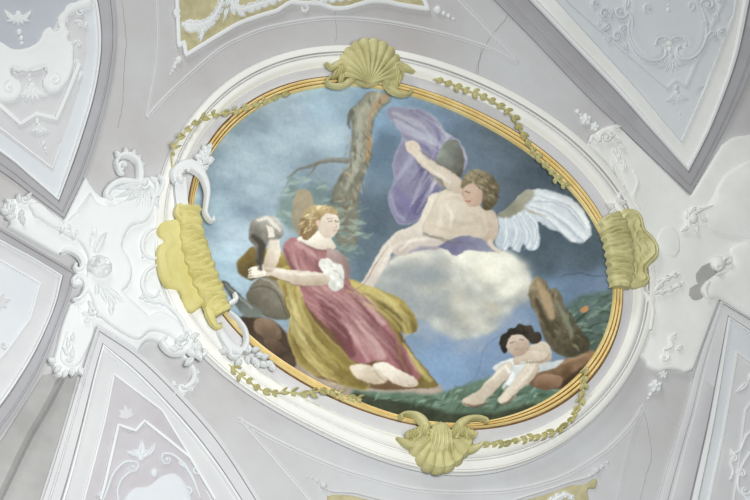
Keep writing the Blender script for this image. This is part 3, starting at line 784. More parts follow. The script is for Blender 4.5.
ridge(mb, cr([(188, 330), (190, 342), (184, 350), (174, 352), (166, 348), (162, 342), (166, 337)]), [3, 4.5, 5, 4.6, 4, 3, 2], .045, .03)
for x, y, a in ((176, 344, -60), (182, 342, -75), (188, 340, -40), (190, 346, 10), (194, 352, 40), (199, 352, -120), (186, 350, 30), (192, 358, 120), (178, 350, 170)): leaf(mb, x, y, a, 12, 3.2, .03, .06, curl=.7)
volute(mb, 203, 349, 7, 120, .8, 2.6, .035, .03, cw=-1); volute(mb, 177, 347, 4.5, 0, 1.2, 2, .03, .07)
mb.build('base_scroll', ['white'], LC)
mb = MB()
ridge(mb, cr([(182, 352), (190, 360), (196, 370), (194, 380), (186, 387)]), [1.5, 3, 3.4, 4, 3], .035, -.002)
volute(mb, 184, 386, 6, 0, 1.3, 2.6, .03, 0, cw=1)
for x, y, a in ((196, 368, 40), (197, 376, 70), (194, 384, 100), (186, 391, 130), (180, 390, 170), (178, 384, 220)): leaf(mb, x, y, a, 7, 2.6, .025, 0)
mb.build('drop_scroll', ['white'], LC)
for (x, y, cw, pts) in ((79, 262, -1, [(60, 254), (66, 250), (74, 252), (81, 258), (83, 266), (79, 270), (75, 268), (76, 264)]), (80, 282, 1, [(72, 300), (80, 298), (86, 290), (85, 281), (79, 276), (74, 279), (74, 284), (78, 285)])):
    mb = MB(); ridge(mb, cr(pts), [1, 2.6, 3, 3.2, 3.4, 3, 2.6, 2], .03, .04); mb.build('inner_scroll', ['white'], LC)
mb = MB()
for x, y, a in ((14, 205, 200), (10, 212, 180), (16, 216, 160), (20, 204, 250), (26, 202, 290), (14, 208, 130), (22, 210, 100), (30, 206, 20), (32, 212, 30), (20, 216, 60)): leaf(mb, x, y, a, 11, 2.6, .03, .045, curl=.5)
volute(mb, 12, 207, 5.5, 90, 1.3, 2.2, .03, .045); volute(mb, 24, 200, 4.5, 0, 1.2, 1.8, .025, .045)
mb.build('foliage', ['white'], LC)
mb = MB()
for x, y, a in ((62, 227, 180), (62, 227, 100), (64, 227, 20), (62, 228, 240), (72, 232, 30), (72, 232, 170), (72, 233, 80)): leaf(mb, x, y, a, 8, 2.8, .03, .05)
mb.build('floret', ['white'], LC)
mb = MB()
leaf(mb, 92, 258, -95, 36, 7, .035, .045, curl=.35); leaf(mb, 94, 256, -75, 26, 4.5, .03, .06, curl=.5); volute(mb, 92, 236, 4.5, 90, 1.2, 1.8, .025, .06); volute(mb, 94, 248, 3.5, 0, 1.2, 1.6, .025, .06)
mb.build('plume', ['white'], LC)
mb = MB()
for x, y, a, L in ((98, 286, 75, 22), (102, 288, 60, 24), (106, 288, 50, 24), (96, 284, 100, 16), (108, 298, 80, 16), (110, 304, 100, 14)): leaf(mb, x, y, a, L, 3, .03, .055, curl=-.4)
mb.build('beard_leaves', ['white'], LC)
mb = MB(); volute(mb, 92, 311, 4.5, 60, 1.2, 1.8, .025, .055); volute(mb, 85, 321, 5, 240, 1.2, 1.8, .025, .05)
for x, y, a in ((92, 308, -120), (96, 314, 30), (88, 316, 200), (95, 306, -60)): leaf(mb, x, y, a, 8, 2, .02, .055)
mb.build('floret', ['white'], LC)
mb = MB()
for x, y, a, L in ((70, 360, -70, 14), (68, 358, -110, 12), (67, 350, -80, 12), (72, 362, 200, 8), (70, 342, -60, 10)): leaf(mb, x, y, a, L, 2.2, .018, .055, curl=-.5)
mb.build('sprig', ['white'], LC)
mb = MB()
for x, y, a in ((60, 366, 120), (66, 370, 100), (72, 368, 80), (56, 362, 190), (78, 368, 45)): leaf(mb, x, y, a, 9, 3, .022, .045, curl=.6)
mb.build('tail_leaves', ['white'], LC)
# the mask, face turned to the lower left
def mask():
    f = frame2(99, 268, 28)
    V = []; H = []; n = 34
    for j in range(n+1):
        for i in range(n+1):
            a = -1+2*i/n; b = -1+2*j/n
            x = a*math.sqrt(1-b*b/2); y = b*math.sqrt(1-a*a/2)
            V.append(f(x*13, y*12)); rr = min(1, x*x+y*y)
            z = .085*math.sqrt(max(0, 1-rr))
            g = lambda px, py, sx, sy, amp: 1.35*amp*math.exp(-((x-px)/sx)**2-((y-py)/sy)**2)
            z += g(-.42, .02, .12, .24, .044)+g(-.46, .2, .14, .1, .02)          # nose
            z += g(-.62, -.25, .16, .1, -.026)+g(-.2, -.22, .18, .1, -.026)      # eye sockets
            z += g(-.62, -.24, .08, .06, .014)+g(-.2, -.21, .09, .06, .014)
            z += g(-.4, -.42, .5, .09, .018)                                     # brow
            z += g(-.48, .44, .26, .05, -.022)+g(-.48, .36, .2, .05, .014)+g(-.46, .53, .16, .05, .014)
            z += g(-.12, .25, .2, .2, .014)+g(-.75, .2, .12, .18, .01)+g(-.42, .74, .2, .12, .02)
            if x > .1: z += .012*math.sin(13*x+5*math.sin(5*y))*(1-rr)           # curls
            H.append(.045+z)
    m_ = n+1
    F = [(j*m_+i, j*m_+i+1, (j+1)*m_+i+1, (j+1)*m_+i) for j in range(n) for i in range(n)]
    P = W(V, H); q = F[n*17+17]
    if np.cross(P[q[1]]-P[q[0]], P[q[2]]-P[q[0]])[2] > 0: F = [q[::-1] for q in F]
    mb = MB(); mb.add(P, F); mb.build('mask_head', ['white'], LC, label='white mask head in profile')
mask()

RC = thing('stucco_cartouche', 'large white stucco cartouche at the right with a bulging smooth shell lobe', 'cartouche', (690, 270))
P = outline([
    ('s', [(588, 143), (592, 138), (597, 131), (603, 127), (611, 124), (618, 124), (623, 128)]),
    ('l', [(623, 128), (691, 195), (722, 144)]),
    ('s', [(722, 144), (732, 137), (745, 134), (770, 134), (800, 150), (840, 170)]),
    ('l', [(840, 170), (840, 366), (752, 316), (721, 298.5), (695, 369)]),
    ('s', [(695, 369), (687, 372), (680, 370), (670, 369), (660, 371), (650, 367), (646, 360), (641, 355)]),
    ('s', [(641, 355), (648, 338), (653, 312), (653, 285), (648, 255), (640, 225), (628, 192), (610, 165), (588, 143)])], 2)
mb = MB(); plate(mb, P, .04, 0, 3, grid=6); mb.build('back_plate', ['white2'], RC)
mb = MB()
P = outline([('s', [(716, 190), (724, 176), (738, 166), (752, 160), (790, 158), (820, 190), (820, 235), (770, 246), (745, 240), (728, 238), (712, 232), (704, 222), (706, 208)])], 2)
plate(mb, P, .022, .04, 5, grid=6, dome=.03); mb.build('shell_lobe', ['white2'], RC)
mb = MB()
P = outline([('s', [(750, 240), (738, 244), (730, 250), (733, 260), (728, 270), (716, 276), (706, 282), (704, 294), (708, 300), (722, 300), (752, 318), (820, 350), (820, 246)])], 2)
plate(mb, P, .022, .04, 4, grid=6, dome=.008, lip=(5, .006)); mb.build('lower_lobe', ['white2'], RC)
mb = MB(); plate(mb, outline([('s', [(702, 266), (712, 262), (722, 262), (718, 272), (708, 280), (703, 290), (697, 282), (696, 274)])]), .004, .042, 1.5, grid=4)
plate(mb, outline([('s', [(690, 288), (698, 284), (706, 292), (702, 298), (694, 300), (689, 295)])]), .004, .041, 1.5, grid=4)
mb.build('worn_patch', ['darkgrey'], RC, label='grey worn patch of bare plaster')
mb = MB(); plate(mb, outline([('s', [(656, 240), (662, 228), (672, 226), (679, 236), (680, 250), (674, 257), (664, 254)])]), .008, .04, 3, grid=4, dome=.01); mb.build('pendant_lobe', ['white2'], RC)
mb = MB()
ball(mb, 718, 264, 8, .05, .042); volute(mb, 727, 262, 5.5, 160, 1.2, 2, .03, .06); volute(mb, 716, 268, 4, 20, 1.2, 1.6, .02, .08)
ridge(mb, cr([(708, 282), (704, 290), (707, 298)]), [2.5, 4, 2], .03, .045)
mb.build('volute', ['white2'], RC)
mb = MB()
ridge(mb, cr([(712, 206), (700, 210), (692, 216), (688, 224), (692, 230)]), [1, 2.6, 3, 3, 1.6], .03, .04); ball(mb, 693, 219, 5, .035, .042)
for x, y, a in ((690, 214, -60), (688, 220, -110), (696, 212, -30), (694, 226, 60), (700, 218, 20), (688, 226, 130)): leaf(mb, x, y, a, 9, 2.2, .025, .045, curl=.5)
mb.build('rosette', ['white2'], RC)
mb = MB(); volute(mb, 606, 138, 8, 150, 1.4, 2.8, .035, .04, lead=[(590, 143), (593, 136)]); volute(mb, 610, 134, 4, 0, 1.2, 1.8, .02, .06)
for x, y, a in ((613, 147, 60), (617, 152, 70), (621, 158, 60), (612, 128, -20), (619, 146, 20), (624, 162, 80), (614, 140, 10)): leaf(mb, x, y, a, 9, 2.2, .02, .04, curl=.5)
mb.build('crest_scroll', ['white2'], RC)
mb = MB(); ridge(mb, cr([(634, 170), (638, 182), (634, 196), (640, 208)]), [1, 1.6, 1.6, 1], .014, .04); ridge(mb, cr([(612, 160), (618, 174), (624, 186)]), [1, 1.8, 1], .014, .04); mb.build('faint_scroll', ['white2'], RC)
mb = MB(); volute(mb, 622, 196, 5, 90, 1.2, 2.2, .03, .045)
for x, y, a in ((614, 208, 200), (620, 204, 220), (626, 202, 160), (616, 210, 150)): leaf(mb, x, y, a, 9, 2.4, .025, .06)
mb.build('volute', ['white2'], RC)
mb = MB(); acanthus(mb, [(650, 296), (658, 286), (668, 278), (680, 274)], 2.6, .025, .045, 4, 8); acanthus(mb, [(646, 292), (660, 292), (674, 288), (684, 282)], 2.2, .02, .045, 4, 7); ridge(mb, cr([(641, 290), (648, 298), (652, 310), (650, 330)]), [2, 3.5, 3, 2], .03, .04)
mb.build('acanthus_spray', ['white2'], RC)
mb = MB(); volute(mb, 664, 357, 6, -60, 1.2, 1.8, .018, .04); ridge(mb, cr([(664, 350), (672, 346), (670, 338), (676, 334)]), [1.4, 2.2, 2, 1], .018, .04); leaf(mb, 670, 342, -60, 10, 2, .018, .04); leaf(mb, 676, 350, -30, 8, 2, .018, .04)
mb.build('sprig', ['white2'], RC)

SH = .015
# ------------------------------------------------------------------ khaki cartouches above and below
KT = thing('khaki_cartouche', 'khaki panel with white border and leaf scrolls at the top edge', 'cartouche', (300, 0))
E1 = [('l', [(176, -50), (177, 0), (179, 46), (184, 42), (186, 55)]), ('s', [(186, 55), (204, 44), (222, 33), (240, 23), (262, 15), (276, 11), (284, 6), (292, 2), (302, 3), (312, 3), (322, 4), (333, 8), (346, 8), (360, 4), (374, 1), (388, 2), (402, 5), (428, 9)]), ('l', [(428, 9), (424, 0), (420, -4), (424, -50), (176, -50)])]
P = outline(E1, 2)
mb = MB(); plate(mb, P, .014, 0, 1.5, grid=8); mb.build('khaki_field', ['khaki'], KT)
mb = MB(); ridge(mb, P, 2.4, .018, .012, prof=[(-1, 0), (-.8, .7), (-.3, 1), (.3, 1), (.8, .7), (1, 0)], closed=True); mb.build('border', ['white'], KT)
mb = MB()
acanthus(mb, [(181, 24), (192, 26), (206, 24), (216, 14), (222, 0), (222, -14)], 3.2, .026, .014, 9, 13)
acanthus(mb, [(214, 18), (206, 26), (201, 34), (200, 42)], 2.8, .022, .014, 5, 9)
acanthus(mb, [(232, -6), (232, 4), (240, 10), (250, 8), (262, 4), (276, 0), (290, -8)], 3.2, .026, .014, 9, 12)
volute(mb, 236, 2, 6, 120, 1.2, 2, .02, .016); leaf(mb, 226, 8, 95, 12, 2, .016, .014); leaf(mb, 229, 6, 110, 18, 1.4, .016, .014); volute(mb, 178, 12, 5, 60, 1.2, 2.2, .02, .014)
mb.build('leaf_scroll', ['white'], KT)
mb = MB(); acanthus(mb, [(300, -10), (320, -2), (345, -3), (380, -8)], 3, .024, .014, 9, 11); mb.build('leaf_scroll', ['white'], KT)
mb = MB(); ridge(mb, cr([(298, 4), (302, 3), (308, 6), (307, 10), (303, 10), (302, 6)]), 1.5, .018, .0); mb.build('loop', ['white'], KT)
def bead_string(label, pts, m='white'):
    t = thing('bead_drop', label, 'bead string', pts[0][:2])
    for x, y, r in pts: mb = MB(); ball(mb, x, y, r, r*.008, 0); mb.build('bead', [m], t)
    return t
bead_string('string of white beads trailing from the left tip of the khaki panel', [(179, 59, 3.6), (176, 62.5, 1.8), (175, 66, 2), (173, 70, 1.5), (171, 73, 1.1)])
bead_string('string of white beads trailing from the right tip of the khaki panel', [(438, 9, 4), (444, 12.5, 2.2), (449, 15, 2), (454, 18, 1.3)])
bead_string('faint beads trailing from the right tip of the lower khaki panel', [(597, 470, 3.6), (603, 466, 2.2), (608, 462, 1.6), (591, 475, 2.4)], 'inner')
bead_string('faint beads at the left tip of the lower khaki panel', [(324, 485, 3.6), (318, 480, 2), (313, 477, 1.4), (308, 476, 1)], 'inner')
KB = thing('khaki_cartouche', 'khaki panel with white shell scrolls at the bottom edge', 'cartouche', (460, 520))
P = outline([('l', [(322, 482), (328, 496)]), ('s', [(334, 494), (352, 495), (372, 500), (400, 506), (440, 509), (500, 506), (536, 497), (556, 491), (572, 485), (584, 484), (597, 478), (596, 488), (588, 491), (596, 520)]), ('l', [(596, 520), (590, 560), (330, 560), (328, 500)])], 2)
mb = MB(); plate(mb, P, .016, 0, 2, grid=8); mb.build('khaki_field', ['khaki'], KB)
mb = MB(); ridge(mb, cr([(322, 486), (334, 491), (354, 492), (374, 497), (402, 503), (440, 506), (498, 503), (532, 494), (554, 487), (572, 481), (590, 476), (602, 468)]), 1.4, .014, 0); mb.build('border', ['inner'], KB)
mb = MB(); acanthus(mb, [(548, 506), (556, 499), (566, 495), (574, 500)], 3, .025, .018, 4, 9); mb.build('leaf_scroll', ['white'], KB)

# ------------------------------------------------------------------ small stucco florets
def floret(label, fl, bd, m='white', group=None):
    t = thing('stucco_floret', label, 'floret', fl[0][:2], group)
    for x, y, s in fl:
        mb = MB(); rs = random.Random(int(x))
        a0 = rs.uniform(0, 70)
        for k in range(5): ball(mb, x+s*.55*math.cos(rad(a0+72*k)), y+s*.55*math.sin(rad(a0+72*k)), s*.42, s*.005, 0, rx=s*.5, ang=rad(a0+72*k))
        ball(mb, x, y, s*.4, s*.007, 0); mb.build('flower', [m], t, split=False)
    for x, y, r in bd: mb = MB(); ball(mb, x, y, r, r*.008); mb.build('bead', [m], t)
floret('white floret with beads above the crest of the right cartouche', [(586, 119, 6), (595, 126, 4.5)], [(578, 111, 2.4), (581, 114, 1.5)])
floret('white floret chain hanging under the right cartouche', [(656, 386, 7), (664, 374, 4.5)], [(651, 394, 2.2), (649, 398, 1.4)])

SH = 0.0
# ------------------------------------------------------------------ cracks in the plaster
def crack(label, pts, w=.45):
    P = cr(pts, 3); P = P+np.random.uniform(-.5, .5, P.shape)
    mb = MB(); ridge(mb, P, w, .002, .001, m=3); o = mb.build('plaster_crack', ['crack']); tag(o, label, 'crack')
crack('jagged dark crack crossing the plaster at the upper right', [(478, 74), (480, 58), (486, 44), (494, 32), (503, 22), (510, 14), (518, 14), (540, 12)], .5)
crack('fine crack below the right end of the arc moulding', [(482, 44), (480, 54), (477, 68), (474, 78)], .4)
crack('long fine crack running down the plaster at lower right', [(640, 404), (646, 420), (650, 440), (651, 460), (646, 475), (640, 500)], .4)
crack('fine vertical crack in the plaster above the top shell', [(336, 6), (335, 18), (337, 34), (335, 42)], .35)
crack('fine crack in the warm grey plaster right of the upper left lunette', [(122, 0), (126, 40), (124, 66), (123, 100), (118, 128)], .5)

SH = .014

# ------------------------------------------------------------------ the painted scene inside the oval
def fresco():
    st = .8
    xs = np.arange(186, 632, st); ys = np.arange(76, 434, st); nx, ny = len(xs), len(ys)
    gx, gy = np.meshgrid(xs, ys); X = gx.ravel(); Y = gy.ravel(); N = len(X)
    rs = np.random.RandomState(11)
    def noise(x, y, s, oct=4, seed=0):
        out = np.zeros(len(x)); amp = 1; tot = 0
        r = np.random.RandomState(seed)
        for o in range(oct):
            g = r.rand(96, 96)*2-1
            u = x/s*2**o+13*o+40; v = y/s*2**o+7*o+40
            i = np.floor(u).astype(int); j = np.floor(v).astype(int); fu = u-i; fv = v-j
            fu = fu*fu*(3-2*fu); fv = fv*fv*(3-2*fv)
            a = g[j % 96, i % 96]; b = g[j % 96, (i+1) % 96]; c = g[(j+1) % 96, i % 96]; d = g[(j+1) % 96, (i+1) % 96]
            out += amp*((a*(1-fu)+b*fu)*(1-fv)+(c*(1-fu)+d*fu)*fv); tot += amp; amp *= .55
        return out/tot*1.6
    # sky from a handful of colour notes
    notes = [(215, 150, 138, 156, 178), (205, 200, 150, 172, 194), (240, 200, 140, 158, 180), (265, 120, 152, 170, 192), (300, 110, 166, 184, 206), (332, 95, 166, 192, 218), (335, 140, 170, 188, 208),
             (230, 235, 162, 180, 202), (215, 265, 156, 182, 208), (260, 180, 158, 176, 196), (285, 145, 160, 178, 198), (320, 185, 130, 146, 166), (250, 245, 160, 180, 204), (385, 105, 148, 178, 214), (376, 125, 140, 172, 212),
             (450, 110, 112, 132, 168), (430, 100, 118, 142, 178), (500, 140, 98, 110, 132), (470, 150, 104, 118, 144), (540, 175, 84, 94, 114), (590, 230, 80, 92, 112), (595, 262, 84, 96, 116), (600, 292, 112, 130, 168), (560, 300, 114, 138, 180),
             (545, 260, 84, 96, 116), (520, 180, 88, 98, 118), (385, 150, 92, 112, 142), (368, 215, 86, 98, 120), (365, 250, 96, 110, 132), (395, 215, 92, 104, 126), (350, 262, 110, 128, 150), (450, 350, 122, 146, 190), (440, 372, 122, 150, 196), (480, 345, 120, 142, 186),
             (425, 330, 120, 140, 176), (540, 315, 120, 142, 182), (500, 330, 128, 148, 188), (615, 320, 120, 142, 178), (565, 205, 82, 92, 112)]
    n_ = np.array(notes, float)
    wx = X+noise(X, Y, 46, 3, 5)*13; wy = Y+noise(X, Y, 40, 3, 6)*10
    w = 1/((wx[:, None]-n_[:, 0])**2+(wy[:, None]-n_[:, 1])**2+60)**1.6
    C = (w@n_[:, 2:])/w.sum(1)[:, None]
    streak = noise(X*.5+Y*.22, Y*1.1-X*.32, 17, 5, 7)
    lf = np.clip((360-X)/120, 0, 1)
    C += (streak*(7+12*lf))[:, None]*np.array([1, .95, .85]); C += (noise(X, Y, 60, 4, 9)*7)[:, None]
    C += (rs.randn(N)*1.2)[:, None]
    bw = noise(X, Y, 7, 3, 21)*.9; bh = noise(X, Y, 7, 3, 22)*.9
    Q = np.stack([X+bw, Y+bh], 1)
    def sel(P, pad):
        x0, y0 = P.min(0)-pad; x1, y1 = P.max(0)+pad
        return np.nonzero((X > x0) & (X < x1) & (Y > y0) & (Y < y1))[0]
    def fill(pts, c, c2=None, d=(0, 1), soft=1.1, alpha=1.0, tex=4, rim=None, smooth=True, seed=1):
        P = cr(pts, 2.2, True) if smooth else resample(np.array(pts, float), 2.2, True)
        k = sel(P, 4+soft*2); q = Q[k]
        dd = seg_dist(q, P); sg = np.where(inside(q, P), dd, -dd)
        a = np.clip(sg/(2*soft)+.5, 0, 1); a = a*a*(3-2*a)*alpha
        col = np.tile(np.array(c, float), (len(k), 1))
        if c2 is not None:
            u = q@np.array(d, float); lo, hi = (P@np.array(d, float)).min(), (P@np.array(d, float)).max()
            t = np.clip((u-lo)/(hi-lo+1e-6)+noise(q[:, 0], q[:, 1], 16, 3, seed)*.22, 0, 1)[:, None]
            col = col*(1-t)+np.array(c2, float)*t
        if rim:
            rc, rw, ra = rim; t = (np.exp(-np.maximum(sg, 0)/rw)*ra)[:, None]; col = col*(1-t)+np.array(rc, float)*t
        col += (noise(q[:, 0], q[:, 1], 9, 4, seed+3)*tex)[:, None]
        C[k] = C[k]*(1-a[:, None])+col*a[:, None]
    def stroke(pts, wd, c, alpha=.8, soft=.8, tex=3, step=1.5, clip=None):
        P = cr(pts, step); k = sel(P, np.max(wd)+4); q = Q[k]
        W_ = np.interp(np.linspace(0, 1, len(P)), np.linspace(0, 1, len(wd)), wd) if not np.isscalar(wd) else np.full(len(P), wd)
        D = np.full(len(k), -1e9)
        for i in range(0, len(P)):
            D = np.maximum(D, W_[i]-np.hypot(q[:, 0]-P[i, 0], q[:, 1]-P[i, 1]))
        a = np.clip(D/(2*soft)+.5, 0, 1)*alpha
        if clip is not None: a = a*inside(q, clip)
        col = np.array(c, float)+(noise(q[:, 0], q[:, 1], 8, 3, 31)*tex)[:, None]
        C[k] = C[k]*(1-a[:, None])+col*a[:, None]
    def folds(pts, path, n, wid, cols, alpha=.45, seed=0, spread=20):
        """long brush strokes that follow the fall of a cloth, kept inside its outline"""
        P = cr(pts, 2.2, True); r_ = np.random.RandomState(seed); B = np.array(path, float)
        for _ in range(n):
            o = r_.uniform(-spread, spread, 2); k0 = r_.uniform(0, .6); k1 = k0+r_.uniform(.25, .5)
            Z = resample(cr(B, 3), n=24); Z = Z[int(k0*23):max(int(k0*23)+4, int(min(1, k1)*23)+1)]
            Z = Z+o+np.stack([np.linspace(-1, 1, len(Z))*r_.uniform(-3, 3)]*2, 1)
            if not inside(Z[len(Z)//2:len(Z)//2+1], P)[0]: continue
            m_ = wid*r_.uniform(.5, 1.4)
            stroke([tuple(z) for z in Z[::3]] if len(Z) > 8 else [tuple(z) for z in Z], [m_*.4, m_, m_*.3], cols[r_.randint(len(cols))], alpha, 1.1, clip=P)
    def puffs(pts, n, r, cols, alpha=.35, seed=0):
        P = cr(pts, 2.2, True); r_ = np.random.RandomState(seed); x0, y0 = P.min(0); x1, y1 = P.max(0); c_ = 0
        while c_ < n:
            x, y = r_.uniform(x0, x1), r_.uniform(y0, y1)
            if not inside(np.array([[x, y]]), P)[0]: continue
            c_ += 1; s = r*r_.uniform(.5, 1.4); k = np.nonzero((np.abs(X-x) < s*2.2) & (np.abs(Y-y) < s*2.2))[0]
            a = (np.exp(-((X[k]-x)**2+((Y[k]-y)*1.3)**2)/(s*s))*alpha)[:, None]; C[k] = C[k]*(1-a)+np.array(cols[r_.randint(len(cols))], float)*a
    def dabs(pts, n, r, cols, alpha=.6, seed=0, ang=0, asp=2.0):
        P = cr(pts, 2.2, True); r_ = np.random.RandomState(seed); x0, y0 = P.min(0); x1, y1 = P.max(0); c_ = 0
        while c_ < n:
            p = np.array([[r_.uniform(x0, x1), r_.uniform(y0, y1)]])
            if not inside(p, P)[0]: continue
            c_ += 1; s = r*r_.uniform(.5, 1.3); a = rad(ang+r_.uniform(-35, 35)); x, y = p[0]
            dx, dy = math.cos(a)*s*asp, math.sin(a)*s*asp
            stroke([(x-dx, y-dy), (x+r_.uniform(-1, 1)*s*.4, y+r_.uniform(-1, 1)*s*.4), (x+dx, y+dy)], [s*.3, s*.7, s*.2], cols[r_.randint(len(cols))], alpha, .6, step=1.6)
    Lm = (C@np.array([.3, .59, .11]))[:, None]; C = Lm+(C-Lm)*.85+np.array([2, 5, 1])
    SK = (232, 222, 208); SKd = (182, 162, 144); SKl = (246, 240, 229)
    # tree
    fill([(292, 176), (300, 190), (318, 186), (336, 192), (356, 200), (362, 224), (356, 250), (344, 262), (330, 250), (312, 222), (296, 232), (284, 224), (278, 206), (286, 192)], (128, 146, 142), (104, 122, 130), (1, 0), 5, .85, 9)
    dabs([(292, 178), (330, 184), (358, 204), (358, 250), (300, 236), (280, 210)], 80, 2.6, [(160, 180, 172), (112, 132, 128), (176, 192, 182), (128, 148, 140)], .5, 3)
    fill([(296, 194), (304, 190), (312, 196), (316, 216), (310, 234), (298, 236), (292, 216)], (176, 158, 132), (140, 128, 110), (0, 1), 1.5, .9, 9)
    stroke([(350, 162), (336, 160), (322, 162), (309, 166), (296, 171), (287, 178)], [3.2, 2.6, 2.2, 1.7, 1.1, .6], (120, 116, 108)); stroke([(350, 160), (330, 159), (312, 163)], [1, .8, .4], (158, 154, 142), .8)
    stroke([(318, 163), (312, 171), (306, 177)], [1.2, .8, .5], (118, 112, 104)); stroke([(296, 171), (288, 182), (282, 192)], [1, .7, .4], (126, 134, 126))
    fill([(368, 92), (380, 92), (390, 95), (391, 101), (382, 108), (376, 116), (373, 128), (370, 142), (372, 156), (366, 172), (360, 186), (358, 204), (359, 226), (356, 246), (344, 250), (336, 238), (333, 220), (331, 204), (333, 190), (340, 176), (349, 164), (351, 146), (352, 128), (350, 112), (357, 103), (363, 98)], (174, 172, 156), (122, 120, 108), (-.3, .5), 1.6, 1, 15, ((98, 96, 90), 2.5, .5))
    stroke([(366, 104), (360, 118), (359, 140), (356, 165), (346, 188)], [2, 3, 3, 3, 2], (186, 188, 174), .55, 1.5); stroke([(386, 96), (376, 106), (370, 118), (368, 130)], [3, 3, 2, 1.5], (196, 158, 122), .75, 1.5)
    stroke([(369, 134), (369, 146), (366, 160)], [2, 3, 2], (190, 146, 104), .7, 1.2); stroke([(352, 112), (348, 120), (350, 128)], [2.5, 2, 1], (110, 106, 96), .8)
    stroke([(338, 200), (346, 206), (356, 200)], [4, 5, 3], (118, 108, 94), .6, 2); dabs([(352, 112), (372, 112), (368, 170), (350, 210), (336, 208)], 60, 1.6, [(190, 190, 176), (104, 100, 90), (150, 140, 118), (196, 176, 142)], .5, 8, 95)
    dabs([(328, 206), (362, 206), (366, 250), (334, 256)], 60, 2.4, [(140, 160, 152), (112, 130, 126), (168, 184, 172)], .55, 33)
    dabs([(366, 96), (384, 96), (374, 130), (368, 180), (346, 204), (352, 150)], 70, 1.5, [(198, 196, 180), (110, 106, 94), (206, 168, 130), (148, 146, 130), (92, 90, 82)], .5, 34, 80, 2.2)
    # lilac drapery in the air
    fill([(389, 108), (402, 107), (418, 109), (432, 115), (441, 124), (446, 132), (460, 142), (467, 156), (465, 168), (452, 176), (442, 186), (436, 200), (425, 215), (412, 224), (400, 224), (391, 212), (388, 196), (394, 180), (392, 164), (398, 148), (402, 136), (396, 126), (388, 117)], (158, 156, 176), (124, 118, 152), (-.2, 1), 1.2, 1, 7, ((180, 176, 198), 1.4, .7))
    for p, w_, c in (([(394, 113), (410, 120), (422, 132), (440, 138), (458, 150)], [2, 4, 4, 3, 2], (190, 188, 206)), ([(404, 140), (414, 150), (408, 164), (398, 178)], [1.5, 3, 3, 2], (178, 176, 200)), ([(400, 128), (412, 134), (428, 146), (440, 160)], [1.5, 3, 4, 3], (104, 98, 140)),
                     ([(396, 188), (404, 200), (412, 214)], [2, 5, 3], (128, 118, 164)), ([(418, 112), (430, 120), (438, 130)], [2, 3, 2], (128, 122, 154)), ([(418, 160), (426, 176), (424, 196), (416, 212)], [2, 5, 6, 3], (96, 90, 128)), ([(391, 196), (395, 210), (404, 220)], [1.4, 1.6, 1.2], (178, 180, 206)), ([(446, 134), (458, 144), (466, 158)], [1, 1.4, 1], (206, 206, 218))):
        stroke(p, w_, c, .65, 1.8)
    folds([(389, 108), (418, 109), (446, 132), (467, 156), (442, 186), (425, 215), (400, 224), (388, 196), (398, 148), (396, 126)], [(392, 112), (420, 126), (446, 146), (430, 180), (408, 216)], 60, 2.4, [(186, 186, 204), (108, 102, 140), (156, 150, 180), (204, 204, 214), (128, 122, 160)], .45, 44, 16)
    # dusky near wing
    fill([(440, 150), (447, 141), (456, 140), (462, 148), (464, 162), (460, 178), (448, 186), (438, 182), (434, 168)], (148, 156, 148), (96, 92, 84), (1, .3), 1.3, .95, 9)
    # cloud
    fill([(366, 292), (372, 278), (386, 262), (404, 252), (424, 248), (444, 246), (470, 246), (496, 248), (512, 254), (526, 268), (532, 284), (528, 298), (514, 308), (508, 320), (494, 332), (474, 338), (456, 340), (440, 332), (428, 322), (414, 316), (402, 304), (384, 298)], (214, 213, 202), (170, 172, 170), (-.25, .9), 4, 1, 12)
    fill([(446, 250), (480, 252), (508, 258), (524, 274), (524, 290), (508, 300), (488, 290), (470, 270), (452, 262)], (246, 243, 230), (222, 218, 204), (.2, 1), 5, .9, 7)
    fill([(384, 272), (404, 264), (430, 264), (452, 276), (462, 296), (450, 312), (424, 308), (398, 298), (380, 290)], (150, 154, 158), (172, 172, 164), (0, 1), 6, .85, 9)
    fill([(452, 300), (480, 300), (500, 306), (494, 322), (472, 332), (452, 328), (444, 314)], (192, 184, 164), (160, 156, 150), (0, 1), 5, .7, 9)
    for p, w_ in (([(392, 262), (412, 256), (436, 258), (452, 266)], [2, 4, 4, 2]), ([(462, 262), (472, 280), (490, 296), (506, 300)], [2, 4, 4, 2]), ([(500, 258), (518, 270), (526, 286)], [2, 4, 3])): stroke(p, w_, (240, 236, 222), .5, 2.5)
    stroke([(470, 266), (484, 282), (502, 284)], [2, 5, 3], (196, 196, 186), .5, 3)
    puffs([(376, 280), (400, 262), (440, 254), (520, 262), (526, 300), (490, 334), (440, 330), (400, 306)], 110, 9, [(222, 220, 208), (168, 170, 168), (238, 236, 224), (150, 154, 158), (196, 188, 170)], .4, 12)
    puffs([(452, 250), (500, 252), (524, 272), (522, 292), (490, 286), (462, 268)], 40, 7, [(250, 247, 236), (232, 228, 214)], .5, 13)
    puffs([(372, 286), (392, 268), (430, 266), (452, 292), (440, 318), (404, 306)], 40, 9, [(140, 148, 158), (158, 162, 164)], .4, 14)
    puffs([(396, 300), (420, 324), (460, 342), (500, 334), (528, 310), (520, 330), (470, 350), (410, 330)], 30, 7, [(134, 152, 184), (160, 168, 182)], .4, 15)
    stroke([(366, 292), (352, 290), (340, 276)], [8, 6, 3], (150, 158, 166), .4, 5); fill([(500, 318), (520, 308), (530, 318), (516, 332), (498, 336)], (140, 156, 184), None, soft=5, alpha=.5)
    # large pale wing
    WG = [(497, 216), (505, 210), (513, 204), (520, 196), (530, 190), (546, 190), (562, 194), (576, 202), (586, 214), (592, 228), (590, 238), (580, 243), (570, 240), (560, 232), (548, 228), (538, 222), (540, 236), (538, 248), (530, 251), (524, 244), (518, 252), (510, 246), (504, 252), (496, 244), (494, 230)]
